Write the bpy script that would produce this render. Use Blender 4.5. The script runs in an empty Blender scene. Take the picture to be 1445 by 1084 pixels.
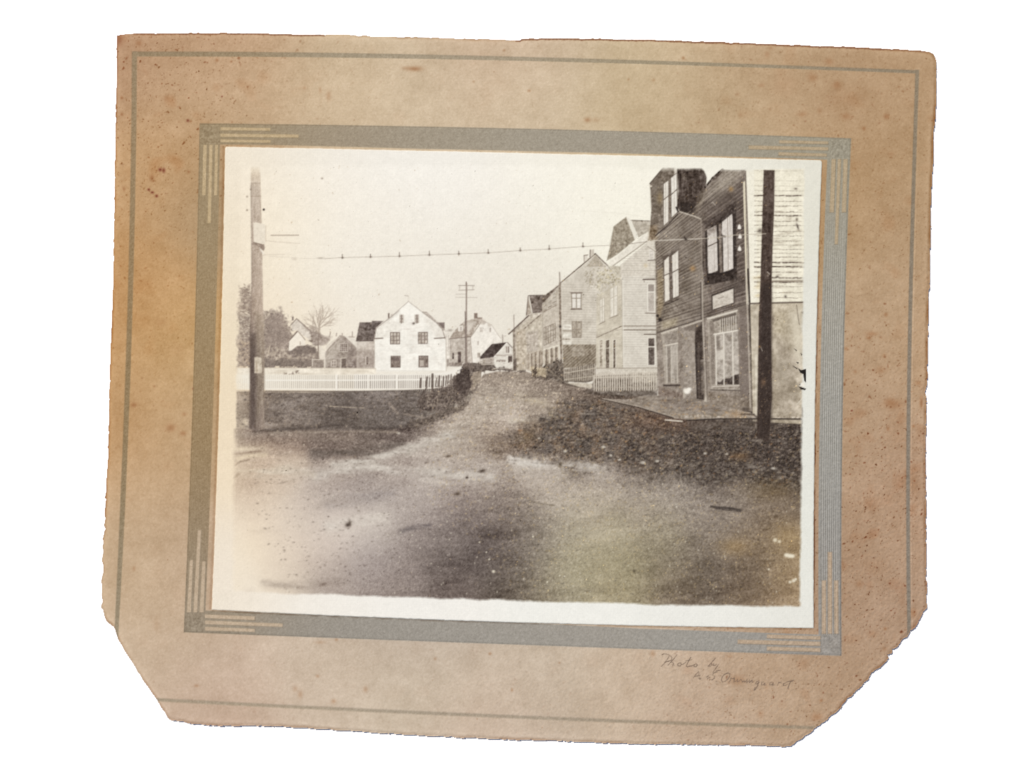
# A mounted, faded street photograph lying on a white tabletop in daylight.
# The photographed object is flat: a card mount with an embossed frame and a paper print pasted on it.
# Every area of the card and of the print is its own mesh (a piece of the card's or print's surface), with
# real relief (embossed lines, raised print, torn edges). The print's tones are its ink, as on any print.
import bpy, math
import numpy as np

# ------------------------------------------------------------------ camera, sky, sun, exposure
W, H = 1445, 1084
S = 0.00025                       # metres per unit of the card's own measuring grid
scene = bpy.context.scene
cam_d = bpy.data.cameras.new('camera'); cam = bpy.data.objects.new('camera', cam_d)
scene.collection.objects.link(cam); scene.camera = cam
cam_d.lens = 50; cam_d.sensor_width = 36; cam_d.clip_start = 0.01; cam_d.clip_end = 100
cam.location = (0, 0, W * S * 50 / 36)
world = bpy.data.worlds.new('World'); scene.world = world; world.use_nodes = True
wn = world.node_tree.nodes; bg = wn['Background']
sky = wn.new('ShaderNodeTexSky'); sky.sky_type = 'NISHITA'; sky.sun_disc = False
SUN_EL, SUN_AZ = math.radians(58), math.radians(-40)      # from the upper left
sky.sun_elevation = SUN_EL; sky.sun_rotation = SUN_AZ
world.node_tree.links.new(sky.outputs[0], bg.inputs[0]); bg.inputs[1].default_value = 0.09
sd = bpy.data.lights.new('sun', 'SUN'); sun = bpy.data.objects.new('sun', sd); scene.collection.objects.link(sun)
sd.energy = 3.4; sd.angle = math.radians(0.5); sd.color = (1.0, 0.94, 0.86)

sun.rotation_euler = (-(math.radians(90) - SUN_EL), 0, -SUN_AZ)
vs = scene.view_settings; vs.view_transform = 'Standard'; vs.look = 'None'; vs.gamma = 1; vs.use_curve_mapping = False
vs.exposure = 0.1
LIGHT = np.array([1.223, 1.225, 1.275])   # light returned by a white card, per channel (calibrated)

# ------------------------------------------------------------------ measuring grid, noise, drawing tools
rng = np.random.default_rng(7)
YY, XX = np.mgrid[0:H, 0:W].astype(np.float32)
C = np.zeros((H, W, 3), np.float32)          # printed colour of the surface
ID = np.zeros((H, W), np.int32)              # which piece of surface each cell belongs to
Z = np.zeros((H, W), np.float32)             # relief, in grid units

fy = np.fft.fftfreq(H)[:, None]; fx = np.fft.rfftfreq(W)[None, :]
def noise(sx, sy=None, seed=0):
    sy = sx if sy is None else sy
    r = np.random.default_rng(seed).standard_normal((H, W))
    f = np.fft.rfft2(r) * np.exp(-2 * (np.pi ** 2) * ((fx * sx) ** 2 + (fy * sy) ** 2))
    n = np.fft.irfft2(f, s=(H, W)); return (n / n.std()).astype(np.float32)
def blur(a, s):
    if a.ndim == 3: return np.stack([blur(a[..., i], s) for i in range(a.shape[2])], 2)
    f = np.fft.rfft2(a) * np.exp(-2 * (np.pi ** 2) * ((fx * s) ** 2 + (fy * s) ** 2))
    return np.fft.irfft2(f, s=(H, W)).astype(np.float32)
NS = {'f': noise(.45, seed=1), 'g': noise(.9, seed=2), 'm': noise(1.8, seed=3), 'c': noise(4, seed=4),
      'b': noise(10, seed=5), 'h': noise(30, seed=6), 'x': noise(3, .8, seed=7), 'X': noise(8, 1.6, seed=8),
      'y': noise(.7, 5, seed=9), 'w': noise(22, 5, seed=10), 's': noise(70, seed=11)}

REG = {0: None}
def reg(name, label=None, parent=None, kind=None, stuff=False):
    k = len(REG); REG[k] = dict(name=name, label=label, parent=parent, kind=kind, stuff=stuff); return k

CR = {'A': (320, 200, 6.02), 'B': (320, 380, 6.02), 'C': (500, 400, 6.02), 'D': (700, 380, 6.02), 'E': (820, 220, 6.02),
      'F': (900, 380, 5.42), 'G': (940, 210, 6.02), 'H': (900, 520, 5.558), 'I': (320, 540, 3.44), 'J': (720, 540, 3.44),
      'T': (480, 30, 2.779), 'S': (900, 900, 5.78), '0': (0, 0, 1)}
def P(s):
    """'B 10,20 30,40' -> points of the grid, measured inside an enlarged detail."""
    if not isinstance(s, str): return [tuple(map(float, p)) for p in s]
    t = s.split(); ox, oy, k = CR[t[0]]
    return [(ox + float(a.split(',')[0]) / k, oy + float(a.split(',')[1]) / k) for a in t[1:]]
def box(pts, pad):
    xs = [p[0] for p in pts]; ys = [p[1] for p in pts]
    x0 = max(0, int(min(xs) - pad)); x1 = min(W, int(max(xs) + pad) + 2); y0 = max(0, int(min(ys) - pad)); y1 = min(H, int(max(ys) + pad) + 2)
    return x0, max(x1, x0), y0, max(y1, y0)
def seg_d(x, y, a, b):
    dx, dy = b[0] - a[0], b[1] - a[1]; L = dx * dx + dy * dy + 1e-9
    t = np.clip(((x - a[0]) * dx + (y - a[1]) * dy) / L, 0, 1)
    return np.hypot(x - a[0] - t * dx, y - a[1] - t * dy)
def cover(pts, soft=.7):
    x0, x1, y0, y1 = box(pts, soft + 1); x = XX[y0:y1, x0:x1]; y = YY[y0:y1, x0:x1]
    ins = np.zeros(x.shape, bool); d = np.full(x.shape, 1e9, np.float32)
    for a, b in zip(pts, pts[1:] + pts[:1]):
        d = np.minimum(d, seg_d(x, y, a, b))
        if a[1] != b[1]:
            ins ^= ((a[1] > y) != (b[1] > y)) & (x < (b[0] - a[0]) * (y - a[1]) / (b[1] - a[1]) + a[0])
    sd_ = np.where(ins, d, -d)
    return (slice(y0, y1), slice(x0, x1)), np.clip(.5 + sd_ / (2 * soft), 0, 1)
def put(sl, m, col, id=None, tex=None, thr=.5, mul=False):
    col = np.asarray(col, np.float32); src = np.broadcast_to(col, C[sl].shape).copy()
    if mul: src = C[sl] * src
    if tex:
        for k, a in tex.items(): src += a * NS[k][sl][..., None]
    C[sl] += (src - C[sl]) * m[..., None]
    if id is not None: ID[sl] = np.where(m > thr, id, ID[sl])
def poly(s, col, id=None, soft=.7, a=1., tex=None, clip=None):
    sl, m = cover(P(s), soft)
    if clip is not None: m = m * clip[sl]
    put(sl, m * a, col, None, tex)
    if id is not None: ID[sl] = np.where(m > .5, id, ID[sl])
def line(s, w, col, id=None, a=1., soft=.5, thr=.35, tex=None, clip=None, w2=None):
    pts = P(s); n = len(pts) - 1
    for i, (p, q) in enumerate(zip(pts, pts[1:])):
        wi = w if w2 is None else w + (w2 - w) * (i + .5) / n
        x0, x1, y0, y1 = box([p, q], wi + soft + 1); sl = (slice(y0, y1), slice(x0, x1))
        if x1 <= x0 or y1 <= y0: continue
        d = seg_d(XX[sl], YY[sl], p, q); m = np.clip((wi / 2 + soft - d) / (2 * soft), 0, 1) * min(1, wi / .9)
        if clip is not None: m = m * clip[sl]
        put(sl, m * a, col, None, tex)
        if id is not None: ID[sl] = np.where(m > thr, id, ID[sl])
def blob(x, y, rx, ry, col, a=1., ang=0, pw=1., clip=None):
    R = 2.6 * max(rx, ry) + 1; x0, x1, y0, y1 = box([(x, y)], R); sl = (slice(y0, y1), slice(x0, x1))
    if x1 <= x0 or y1 <= y0: return
    ca, sa = math.cos(ang), math.sin(ang); dx = XX[sl] - x; dy = YY[sl] - y
    u = (dx * ca + dy * sa) / rx; v = (-dx * sa + dy * ca) / ry
    m = np.exp(-.5 * (u * u + v * v) ** pw) * a
    if clip is not None: m = m * clip[sl]
    put(sl, m, col)
def full(s, soft=.7):
    m = np.zeros((H, W), np.float32); sl, c = cover(P(s), soft); m[sl] = c; return m
def specks(s, n, cols, r=(.5, 1.2), asp=1.6, a=(.3, .9), clip=None, pers=False, seed=0):
    g = np.random.default_rng(seed + 100); pts = P(s)
    sl, m = cover(pts, .5); ys, xs = np.nonzero(m > .5); k = g.integers(0, len(ys), n)
    for i in k:
        x = sl[1].start + xs[i] + g.random(); y = sl[0].start + ys[i] + g.random()
        if clip is not None and clip[min(H - 1, int(y)), min(W - 1, int(x))] < .5: continue
        rr = g.uniform(*r) * (1 if not pers else .45 + max(0, y - 530) / 260)
        blob(x, y, rr * asp, rr, cols[g.integers(len(cols))], g.uniform(*a), g.normal(0, .25))
def field(pts, width, base=None):
    """smooth colour field through control points"""
    gy, gx = np.mgrid[0:H:6, 0:W:6].astype(np.float32); num = np.zeros(gx.shape + (3,), np.float32); den = np.full(gx.shape, 1e-9, np.float32)
    for x, y, r, g, b in pts:
        d2 = (gx - x) ** 2 + (gy - y) ** 2; w = np.exp(-d2 / (2 * width * width)) + 1e-5 / (1 + d2 / 1e3) ** 2
        num += w[..., None] * np.array([r, g, b], np.float32); den += w
    f = num / den[..., None]; yi = YY[:, 0] / 6; xi = XX[0] / 6
    y0 = np.minimum(yi.astype(int), gx.shape[0] - 2); x0 = np.minimum(xi.astype(int), gx.shape[1] - 2)
    ty = (yi - y0)[:, None, None]; tx = (xi - x0)[None, :, None]
    return (f[y0][:, x0] * (1 - ty) * (1 - tx) + f[y0][:, x0 + 1] * (1 - ty) * tx + f[y0 + 1][:, x0] * ty * (1 - tx) + f[y0 + 1][:, x0 + 1] * ty * tx)
def lerp(p, q, t): return (p[0] + (q[0] - p[0]) * t, p[1] + (q[1] - p[1]) * t)
def quad(q, u, v): return lerp(lerp(q[0], q[1], u), lerp(q[3], q[2], u), v)
def sub(q, u0, v0, u1, v1): return [quad(q, u0, v0), quad(q, u1, v0), quad(q, u1, v1), quad(q, u0, v1)]
def window(s, parent, glass, frame, nx=2, ny=2, bw=.9, fw=1.2, label=None, tex={'g': 12}, va=None, name='window'):
    """quad TL TR BR BL; va: heights of the horizontal bars"""
    q = P(s); k = reg(name, label, parent)
    poly(q, frame, k, .5); g_ = .5 * fw
    cx = sum(p[0] for p in q) / 4; cy = sum(p[1] for p in q) / 4
    wq = math.hypot(q[1][0] - q[0][0], q[1][1] - q[0][1]); hq = math.hypot(q[3][0] - q[0][0], q[3][1] - q[0][1])
    poly(sub(q, fw / wq, fw / hq, 1 - fw / wq, 1 - fw / hq), glass, None, .5, tex=tex)
    for i in range(1, nx): line([quad(q, i / nx, .03), quad(q, i / nx, .97)], bw, frame)
    for v in (va if va is not None else [j / ny for j in range(1, ny)]): line([quad(q, .03, v), quad(q, .97, v)], bw, frame)
    return k
def foliage(s, n, cols, id=None, r=(.8, 2.2), a=(.35, .95), asp=1.2, seed=0, edge=5, thr=.4):
    """leafy mass: a mottled body with a ragged rim and gaps, then many small light and dark leaf dabs"""
    g = np.random.default_rng(seed + 500); sl, m = cover(P(s), edge)
    rag = m + (NS['m'][sl] * .22 + NS['c'][sl] * .22 + NS['g'][sl] * .12) * np.clip(4 * m * (1 - m) + .25, 0, 1)
    body = np.clip((rag - .5) * 3 + .5, 0, 1); body = np.where(m < .02, 0, body)
    mean = np.mean(np.array(cols, np.float32), 0); n_ = NS['g'][sl] * .5 + NS['m'][sl] * .6 + NS['f'][sl] * .35
    if n > 120:
        put(sl, body * .72, mean + (n_ * 15)[..., None] * np.array([1, .96, .92]))
    w = (np.clip(m, 0, 1) ** 1.3).ravel(); w /= w.sum(); k_ = int(n * (.5 if n > 120 else 1))
    for i in g.choice(len(w), k_, p=w):
        yy, xx = divmod(int(i), m.shape[1]); x = sl[1].start + xx; y = sl[0].start + yy; rr = g.uniform(*r) * .62; al = g.uniform(*a)
        c_ = np.array(cols[g.integers(len(cols))], float); c_ = mean + (c_ - mean) * 1.7
        blob(x, y, rr * asp, rr, c_, al, g.uniform(-1.5, 1.5), 1.4)
    if id is not None: ID[sl] = np.where((body > .5) if n > 120 else (m > .5), id, ID[sl])
def curve(pts, deg=2):
    p = np.polyfit([a for a, b in pts], [b for a, b in pts], deg); return lambda t: np.polyval(p, t).astype(np.float32)

# ------------------------------------------------------------------ the card mount
OUT = [(165.7,51),(172,49.5),(190,47.9),(225,47.6),(259.6,47.2),(300,47.4),(338,47),(371.7,48),(420,49.2),(452,49),(500,50),(506,52),(512,50.6),
 (523,52.3),(560,53),(600,53.2),(634.7,54.5),(690,56),(728,57.2),(733,57.3),(736,55.2),(780,54.6),(840,55.2),(875,56),(912,56.3),(950,58),(1000,59.5),
 (1050,61),(1099.7,63.2),(1150,65.2),(1204,66.9),(1250,69),(1296.5,71.9),(1309,73.6),(1314,76),(1317,81),(1318.9,87.3),(1318.6,125),(1317.6,164.6),
 (1314.6,190),(1314.4,214.4),(1312.6,245),(1311.4,276.7),(1310.7,309),(1310,355),(1309,400),(1307.7,426.4),(1307.2,455),(1306.3,493),(1305.7,542),
 (1302.6,553),(1304.6,560),(1304.7,576.6),(1303.7,620),(1303.8,700),(1304.4,790),(1305.2,856),(1300,862),(1296.5,869.7),(1294,874),(1289,883.4),(1282,888),(1277.8,897),
 (1269,903),(1264,910.8),(1257,914),(1256.6,919.5),(1250,922),(1251.6,927),(1246,934),(1240.4,939.5),(1232,944),(1224.2,953),(1217,961),(1211.8,968),(1205,973),(1199.3,980.6),
 (1191,988),(1184.4,996.8),(1175,1005),(1164.4,1014.2),(1156,1020),(1147,1025.4),(1143,1031),(1134.5,1035.4),(1128,1041),(1122,1044),(1114.6,1050),(1107,1051),
 (1062,1049.6),(1000,1049),(950,1048),(875.8,1047),(820,1044.5),(765.4,1042.4),(720,1041.5),(677.9,1039.4),(620,1037),(563.7,1033.7),(520,1031),(487.6,1028.7),
 (440,1025.6),(400,1023),(346.7,1021.7),(304.4,1021.7),(274.5,1020),(254.5,1015.4),(242,1014.2),(237.5,1011.5),(235.8,1008),(229,998),(223.4,988),(215,976),(207.2,964.4),
 (201,956),(194.7,945.7),(188,934),(181,923.3),(176,916),(172.3,908.3),(168,902),(164.8,893.4),(163,887),(161,882.6),(156,879),(151,874.7),(148.5,870),(147.4,863.5),
 (146,859),(143,854.7),(145.7,847.3),(144,839),(143.7,819.9),(144.2,814),(146.9,802.4),(146,795),(144.4,788.7),(146,780),(146.8,755),(149,715),(150.5,680),(152.5,655),(153.7,620),
 (154.8,552),(156.4,501.5),(158.4,450.7),(159.8,412),(160.4,400),(161,350),(162,300),(162.6,240),(163.7,184.5),(164.6,140),(165.4,92),(164.9,70)]
g0 = np.random.default_rng(3)
OUTJ = []
for a, b in zip(OUT, OUT[1:] + OUT[:1]):           # small nicks along the cut edge
    n = max(1, int(math.hypot(b[0] - a[0], b[1] - a[1]) / 5))
    rough = 1.1 if (a[1] > 860 and (a[0] > 1110 or a[0] < 170)) or (a[0] < 155 and a[1] > 700) else .38
    for i in range(n): OUTJ.append((a[0] + (b[0] - a[0]) * i / n + g0.normal(0, rough) * (i > 0), a[1] + (b[1] - a[1]) * i / n + g0.normal(0, rough) * (i > 0)))

k_card = reg('card', 'tan card sheet with brown foxing stains, torn lower corners and darkened rim')
k_rule = reg('ruled_border', 'thin grey ruled line running just inside the rim of the card')
k_frame = reg('printed_frame', 'broad grey ribbed frame embossed around the pasted print')
k_cards = field([(175,70,186,146,112),(260,120,196,162,124),(350,130,202,172,136),(230,240,199,158,112),(200,400,200,156,106),(240,480,203,164,110),(220,560,200,164,121),
 (210,680,203,171,134),(190,800,204,174,138),(240,800,208,180,148),(210,920,208,182,152),(300,960,208,184,160),(450,960,208,187,163),(600,960,206,187,162),(750,970,205,185,160),
 (900,980,205,180,152),(1000,1000,202,172,142),(1100,1000,196,162,128),(1100,940,198,165,132),(1200,930,188,152,118),(600,130,211,189,158),(480,130,210,186,153),(750,140,210,188,156),(900,150,206,182,144),
 (1000,140,203,175,136),(1100,130,194,162,122),(1200,130,188,152,113),(1290,120,188,152,112),(1240,220,190,154,112),(1250,320,190,156,118),(1240,450,194,162,126),(1240,550,194,162,130),
 (1230,650,192,160,130),(1230,750,188,154,122),(1230,850,184,148,118),(1300,500,190,152,112),(1295,700,182,142,110),(156,450,190,140,88),(156,600,192,146,96),(300,60,196,158,124),(700,65,208,180,150),(1100,75,194,160,122),
 (300,1010,202,170,145),(700,1025,208,182,158),(1000,1035,206,176,148),(314,300,176,148,112),(312,600,190,160,122),(295,800,196,168,140),(1160,300,186,146,98),(1150,600,180,142,102),(1150,800,170,134,100),(600,868,190,170,150)], 55)
sl, m = cover(OUTJ, .5)
CARD = np.zeros((H, W), np.float32); CARD[sl] = m
kl_ = k_cards.mean(2, keepdims=True); sat = (.96 - .08 * np.clip((XX - 500) / 500, 0, 1) - .06 * np.clip((YY - 700) / 200, 0, 1))[..., None]
k_cards = (kl_ + (k_cards - kl_) * sat) * np.array([.977, .975, .975])
k_cards = k_cards + ((np.exp(-((XX - 620) / 300) ** 2 - ((YY - 130) / 60) ** 2) + np.exp(-((XX - 500) / 330) ** 2 - ((YY - 960) / 80) ** 2)) * 6)[..., None]
C[:] = k_cards
C += (NS['b'] * 1.8 + NS['h'] * 1.5 + NS['c'] * 1.6 + NS['g'] * 2.2 + NS['f'] * 1.6)[..., None] * np.array([1, 1.05, 1.1])
ID[CARD > .5] = k_card
# distance inside the edge, for the worn rim
rim = blur(CARD, 3.2)
edge_w = np.clip((.93 - rim) / .42, 0, 1) * (CARD > .3)
C += (np.array([-34, -46, -52]) * (edge_w * np.clip(.55 + .45 * NS['b'], 0.1, 1.3))[..., None]) * np.where(YY < 900, 1, .7)[..., None]
rim2 = blur(CARD, 7); lightr = np.clip((.995 - rim2) / .2, 0, 1) * (1 - np.clip((.93 - rim) / .3, 0, 1))
C += (lightr * 7)[..., None]
# foxing: fine rusty freckles in the left and right margins, blurred spots elsewhere
fox = field([(240,120,1,0,0),(180,150,1,0,0),(250,180,.8,0,0),(230,260,.6,0,0),(230,400,.35,0,0),(240,600,.2,0,0),(200,800,.12,0,0),(400,120,.3,0,0),(600,130,.15,0,0),(900,130,.12,0,0),(1100,130,.35,0,0),(1250,150,.4,0,0),
  (1250,400,.5,0,0),(1240,560,.75,0,0),(1290,650,1.1,0,0),(1240,750,1,0,0),(1230,850,1.1,0,0),(1200,930,.9,0,0),(1100,1000,.6,0,0),(800,960,.15,0,0),(400,980,.12,0,0),(1140,1020,.9,0,0)], 60)[..., 0]
fr = np.clip(noise(.75, seed=21) - 1.45, 0, 3) * fox
C -= fr[..., None] * np.array([30, 35, 36])
fr = np.clip(noise(1.4, seed=22) - 1.9, 0, 2) * fox * .8
C -= fr[..., None] * np.array([42, 56, 56])
fr = np.clip(noise(7, seed=23) - 1.0, 0, 2) * fox * .55
C -= fr[..., None] * np.array([9, 17, 20])
for x, y, rx, ry, d in [(585,98,9,3,1),(572,97,5,2,.4),(828,170,4,3,.8),(746,129,2,1.6,.8),(711,72,1.6,1.4,.7),(963,83,2,2,.9),(464,136,3,6,.5),(452,128,2,4,.4),(235,139,4,4,.4),(227,240,2,2,2),(232,241,2,3,1.4),(211,268,1.6,1.6,2),(216,272,2,1.5,1.6),(222,277,1.8,1.8,2),
  (266,171,1.8,1.8,1.3),(270,172,1.5,1.5,1),(267,243,1.8,2,.9),(215,252,3,4,1),(176,267,2,3,.8),(197,62,4,4,.7),(173,139,2,2,1),(173,162,2,2,1),(307,86,2,2,.9),(327,88,1.5,1.5,.9),(314,137,1,1,1.4),(172,55,6,3,.5),
  (219,545,1.6,1.6,.7),(190,571,4,3,1),(261,584,3,2.5,.6),(242,603,6,5,.8),(259,611,4,3,.8),(228,455,7,5,.25),(274,548,1.5,1.5,1.6),(250,495,10,8,.15),
  (1179,121,5,5,.7),(1168,88,5,4,.6),(1249,165,3.5,3.5,.9),(1217,182,2.4,2.4,.9),(1130,162,7,3,.5),(1145,111,6,5,.5),(1192,165,6,4,.6),(1081,78,3,4,.5),(1155,157,3,4,.4),(1105,120,18,14,.25),(1190,140,26,14,.22),(1255,218,5,3,.35),(1039,134,3,3,.3),(1086,69,3,2,.5),(1043,163,3,3,.3),(1073,121,4,3,.4),
  (1248,444,2.5,2.5,.8),(1228,471,7,3,.7),(1224,477,3,2,.9),(1168,479,1.4,2.4,2),(1259,570,11,6,.7),(1252,566,6,4,.5),(1298,568,2,7,1.1),(1240,522,7,5,.5),(1192,492,3,2,.7),(1287,601,2,2,.9),(1200,579,1.3,1,1.7),(1205,524,2,2,.6),(1246,502,3,3,.5),(1251,604,2,3,.8),
  (1293,540,3,3,.6),(1265,600,14,26,.2),(1285,680,8,14,.35),(1211,823,5,4,.5),(1247,886,2,2,.9),(1285,864,6,6,.8),(1157,987,2,2,.9),(1072,1006,4,5,.4),(1200,900,9,6,.3),(1229,893,6,4,.4),(1151,1010,7,5,.7),(1246,914,3,3,.5),(1230,800,14,10,.2),(1205,756,8,6,.3),
  (424,978,3,5,.5),(417,970,3,4,.4),(448,952,2,2,.4),(516,971,3,4,.5),(614,928,2,2,.5),(691,921,2,1.8,.7),(722,972,1.5,2,.7),(471,988,3,3,.6),(278,966,3,2,.6),(190,801,2,3,.5),(222,880,4,8,.2),(449,953,2,2,.3),(475,901,2,2,.6),(452,905,6,2,.35),(920,921,3,4,.5),(1039,958,9,6,.55),(1028,925,4,2,.4),(1080,968,3,4,.3),
  (840,170,5,3,.3),(668,116,1.5,1.5,.5),(886,113,1.5,1.5,.6),(921,114,2,2,.5),(430,125,2,2,.4),(1085,155,2,2,.3)]:
    blob(x, y, rx * .8, ry * .8, (150 - 30 * (d > 1.2), 98 - 40 * (d > 1.2), 60 - 20 * (d > 1.2)), min(1, d * .6))
g1 = np.random.default_rng(11)
for i in range(700):
    x, y = g1.uniform(150, 1315), g1.uniform(50, 1045)
    f = fox[int(y), int(x)]
    if g1.random() < f * .9 + .05: r_ = g1.uniform(.4, 1.1); blob(x, y, r_ * g1.uniform(.8, 1.4), r_, (138, 92, 62), g1.uniform(.12, .5))
NSL = noise(1.0, seed=31)
Z += np.where(CARD > 0, NS['m'] * .02 + NSL * .03, 0)
tooth = np.clip((YY + XX - 1500) / 500, 0, 1)                         # the card's tooth is crisper towards the lower right
Z += (np.roll(NSL, 1, 0) * .10 + NS['f'] * .05) * tooth
Z -= edge_w * .8

# the rim's dark worn top
for x0_, x1_, a_ in ((196, 262, .45), (262, 330, .6), (330, 452, .7), (735, 1000, .85), (1000, 1240, .8), (1240, 1300, .4)):
    ex = [p for p in OUTJ if x0_ - 8 <= p[0] <= x1_ + 8 and p[1] < 90]
    if len(ex) > 1: line([(x, y + 1.7) for x, y in ex], 2.2, (134, 92, 66), a=a_, soft=.9)
for x, y in ((169, 58), (166, 54)): blob(x, y, 4, 6, (150, 100, 70), .6)
# ruled border
T_ = curve([(191,77.3),(265,77.2),(480,80),(732,83.3),(1000,91.5),(1100,96),(1199,99.3),(1292,102)], 3)
R_ = curve([(102,1292.7),(214,1287.7),(310,1286),(400,1284),(501,1281.4),(620,1279.3),(790,1279.8),(889,1281)], 3)
L_ = curve([(77,191),(204,189.8),(300,187.8),(400,185.8),(501,182.4),(620,178.7),(780,170.6),(842,168.6),(890,165.6)], 3)
B_ = curve([(227,986.3),(344,991.8),(480,999),(666,1008),(950,1017.7),(1000,1021.2),(1137,1025)], 3)
def band(d, w, soft=.6): return np.clip((w / 2 + soft - np.abs(d)) / (2 * soft), 0, 1)
dT, dB, dL, dR = YY - T_(XX), YY - B_(XX), XX - L_(YY), XX - R_(YY)
wT = 7 - 2.4 * np.clip((XX - 300) / 800, 0, 1)
inx = (dL > -3.4) & (dR < 2.6); iny = (dT > -3.4) & (dB < 2.6)
def edge_sample(*ms): return np.maximum.reduce(ms)
ruleT = band(dT, wT) * inx; ruleB = band(dB, 4.6, 1.3) * inx; ruleL = band(dL, 7.2 - 1.6 * np.clip((YY - 700) / 200, 0, 1), .8) * iny; ruleR = band(dR, 5.4, .8) * iny
rc_w = 1
rule = edge_sample(ruleT, ruleB * .9, ruleL, ruleR) * (CARD > .5)
rc = field([(191,77,158,142,116),(600,82,170,158,138),(1000,92,164,152,130),(1280,102,150,138,118),(187,300,156,134,102),(180,600,150,130,98),(168,840,152,140,118),(1285,300,140,130,116),(1280,600,140,132,122),(1280,850,138,132,124),(300,990,172,160,142),(700,1009,168,156,140),(1100,1024,160,146,126)], 120)
rc = rc * np.array([.95, .935, .91])
C += (rc + (NS['f'] * 4 + NS['g'] * 3)[..., None] - C) * (rule * .9)[..., None]
ID[(rule > .5)] = k_rule
Z -= rule * .35
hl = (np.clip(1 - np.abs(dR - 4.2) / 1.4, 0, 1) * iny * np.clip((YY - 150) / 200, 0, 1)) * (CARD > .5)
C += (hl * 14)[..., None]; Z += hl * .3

# printed frame: outer edges
FT = curve([(282.2,174.7),(480,177.5),(732,181.9),(1000,189.4),(1199.8,195.8)]); FB = curve([(260.3,890.2),(400,897.8),(675,906.1),(950,915.7),(1185.6,924.4)])
FL = curve([(174.7,282.2),(295,280.6),(400,277.8),(620,270.5),(750,265.8),(890,260.6)]); FR = curve([(195.6,1199.6),(400,1191),(620,1187),(760,1186),(924,1185.6)])
eT, eB, eL, eR = YY - FT(XX), FB(XX) - YY, XX - FL(YY), FR(YY) - XX
def ramp(d, s=.6): return np.clip(.5 + d / (2 * s), 0, 1)
inF = ramp(eT) * ramp(eB) * ramp(eL) * ramp(eR)
wl = 29.2 + 0 * XX; wt_ = 29.4 + 2.0 * np.clip((XX - 400) / 200, 0, 1); wb = 29.0 + 3.2 * np.clip((900 - XX) / 200, 0, 1); wr = 32.5 + 0 * XX
hole = ramp(eT - wt_) * ramp(eB - wb) * ramp(eL - wl) * ramp(eR - wr)
fr_ = inF * (1 - hole)
fc = field([(290,185,160,142,112),(600,195,168,158,140),(450,190,166,152,130),(800,200,168,160,144),(1000,205,166,158,142),(1180,210,160,150,128),(295,300,164,144,112),(290,450,164,142,108),(285,600,160,136,100),(280,750,158,138,110),(275,880,158,146,128),
  (450,890,160,154,144),(600,890,162,157,148),(800,895,164,159,150),(1000,900,164,160,152),(1170,900,158,150,142),(1180,300,166,160,146),(1175,450,168,163,152),(1172,600,164,160,152),(1170,800,158,154,148)], 80)
fc = fc * np.array([.972, .962, .955]) + np.clip((XX - 900) / 250, 0, 1)[..., None] * np.array([0, 2, 3])
C += (fc + (NS['f'] * 3.5 + NS['g'] * 2.5)[..., None] - C) * fr_[..., None]
ID[(fr_ > .5) & (CARD > .5)] = k_frame
# ribs run along the frame
vert = (np.minimum(eL, eR) < 31) & (eT > 29) & (eB > 29)
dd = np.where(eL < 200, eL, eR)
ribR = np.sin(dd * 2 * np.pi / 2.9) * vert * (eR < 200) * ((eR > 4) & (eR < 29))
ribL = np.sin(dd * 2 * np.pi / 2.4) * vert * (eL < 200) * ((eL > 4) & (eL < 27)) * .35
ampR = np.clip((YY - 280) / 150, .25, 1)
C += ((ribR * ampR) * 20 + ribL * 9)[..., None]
Z += ribR * ampR * .35 + ribL * .12
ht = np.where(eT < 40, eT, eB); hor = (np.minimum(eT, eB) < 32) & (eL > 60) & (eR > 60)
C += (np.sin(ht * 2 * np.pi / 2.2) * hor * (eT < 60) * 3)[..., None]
# rims of the frame
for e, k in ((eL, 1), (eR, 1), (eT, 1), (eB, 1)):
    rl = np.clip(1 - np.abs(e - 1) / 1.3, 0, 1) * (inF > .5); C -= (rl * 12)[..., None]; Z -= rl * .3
rr = np.clip(1 - np.abs(eR - 5.5) / 1.6, 0, 1) * vert; C += (rr * 8)[..., None]  # highlight inside the frame's right rim, painted into the colour
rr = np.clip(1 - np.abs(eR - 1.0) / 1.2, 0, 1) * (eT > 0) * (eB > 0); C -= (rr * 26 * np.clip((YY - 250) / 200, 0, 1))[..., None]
# corner ornaments: bars in the card's own colour and a rosette square
def ornament(vx, vy, horiz_bars, vert_bars, sq, col, relief=.3):
    kb = reg('corner_bars', None, None); kr = reg('corner_rosette', None, None)
    for b in horiz_bars + vert_bars:
        q = [(float(x), float(y)) for x, y in b]
        sl_, m_ = cover(q, .6)
        xs = [p[0] for p in q]; ys = [p[1] for p in q]
        put(sl_, m_ * .88, col, None, {'f': 4, 'g': 3}); ID[sl_] = np.where(m_ > .5, kb, ID[sl_])
        Z[sl_] += m_ * relief
        for a_, b_ in zip(q, q[1:] + q[:1]): line([a_, b_], .9, np.array(col) * .68, a=.3)
    sl_, m_ = cover([(float(x), float(y)) for x, y in sq], .6)
    n_ = np.sin((XX[sl_] + YY[sl_]) * 1.5) * np.sin((XX[sl_] - YY[sl_]) * 1.5)
    C[sl_] += (m_ * (n_ * 9 + 4 * NS['g'][sl_]))[..., None]; ID[sl_] = np.where(m_ > .5, kr, ID[sl_]); Z[sl_] += m_ * n_ * relief
    REG[kb]['label'], REG[kr]['label'] = vx, vy
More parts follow.
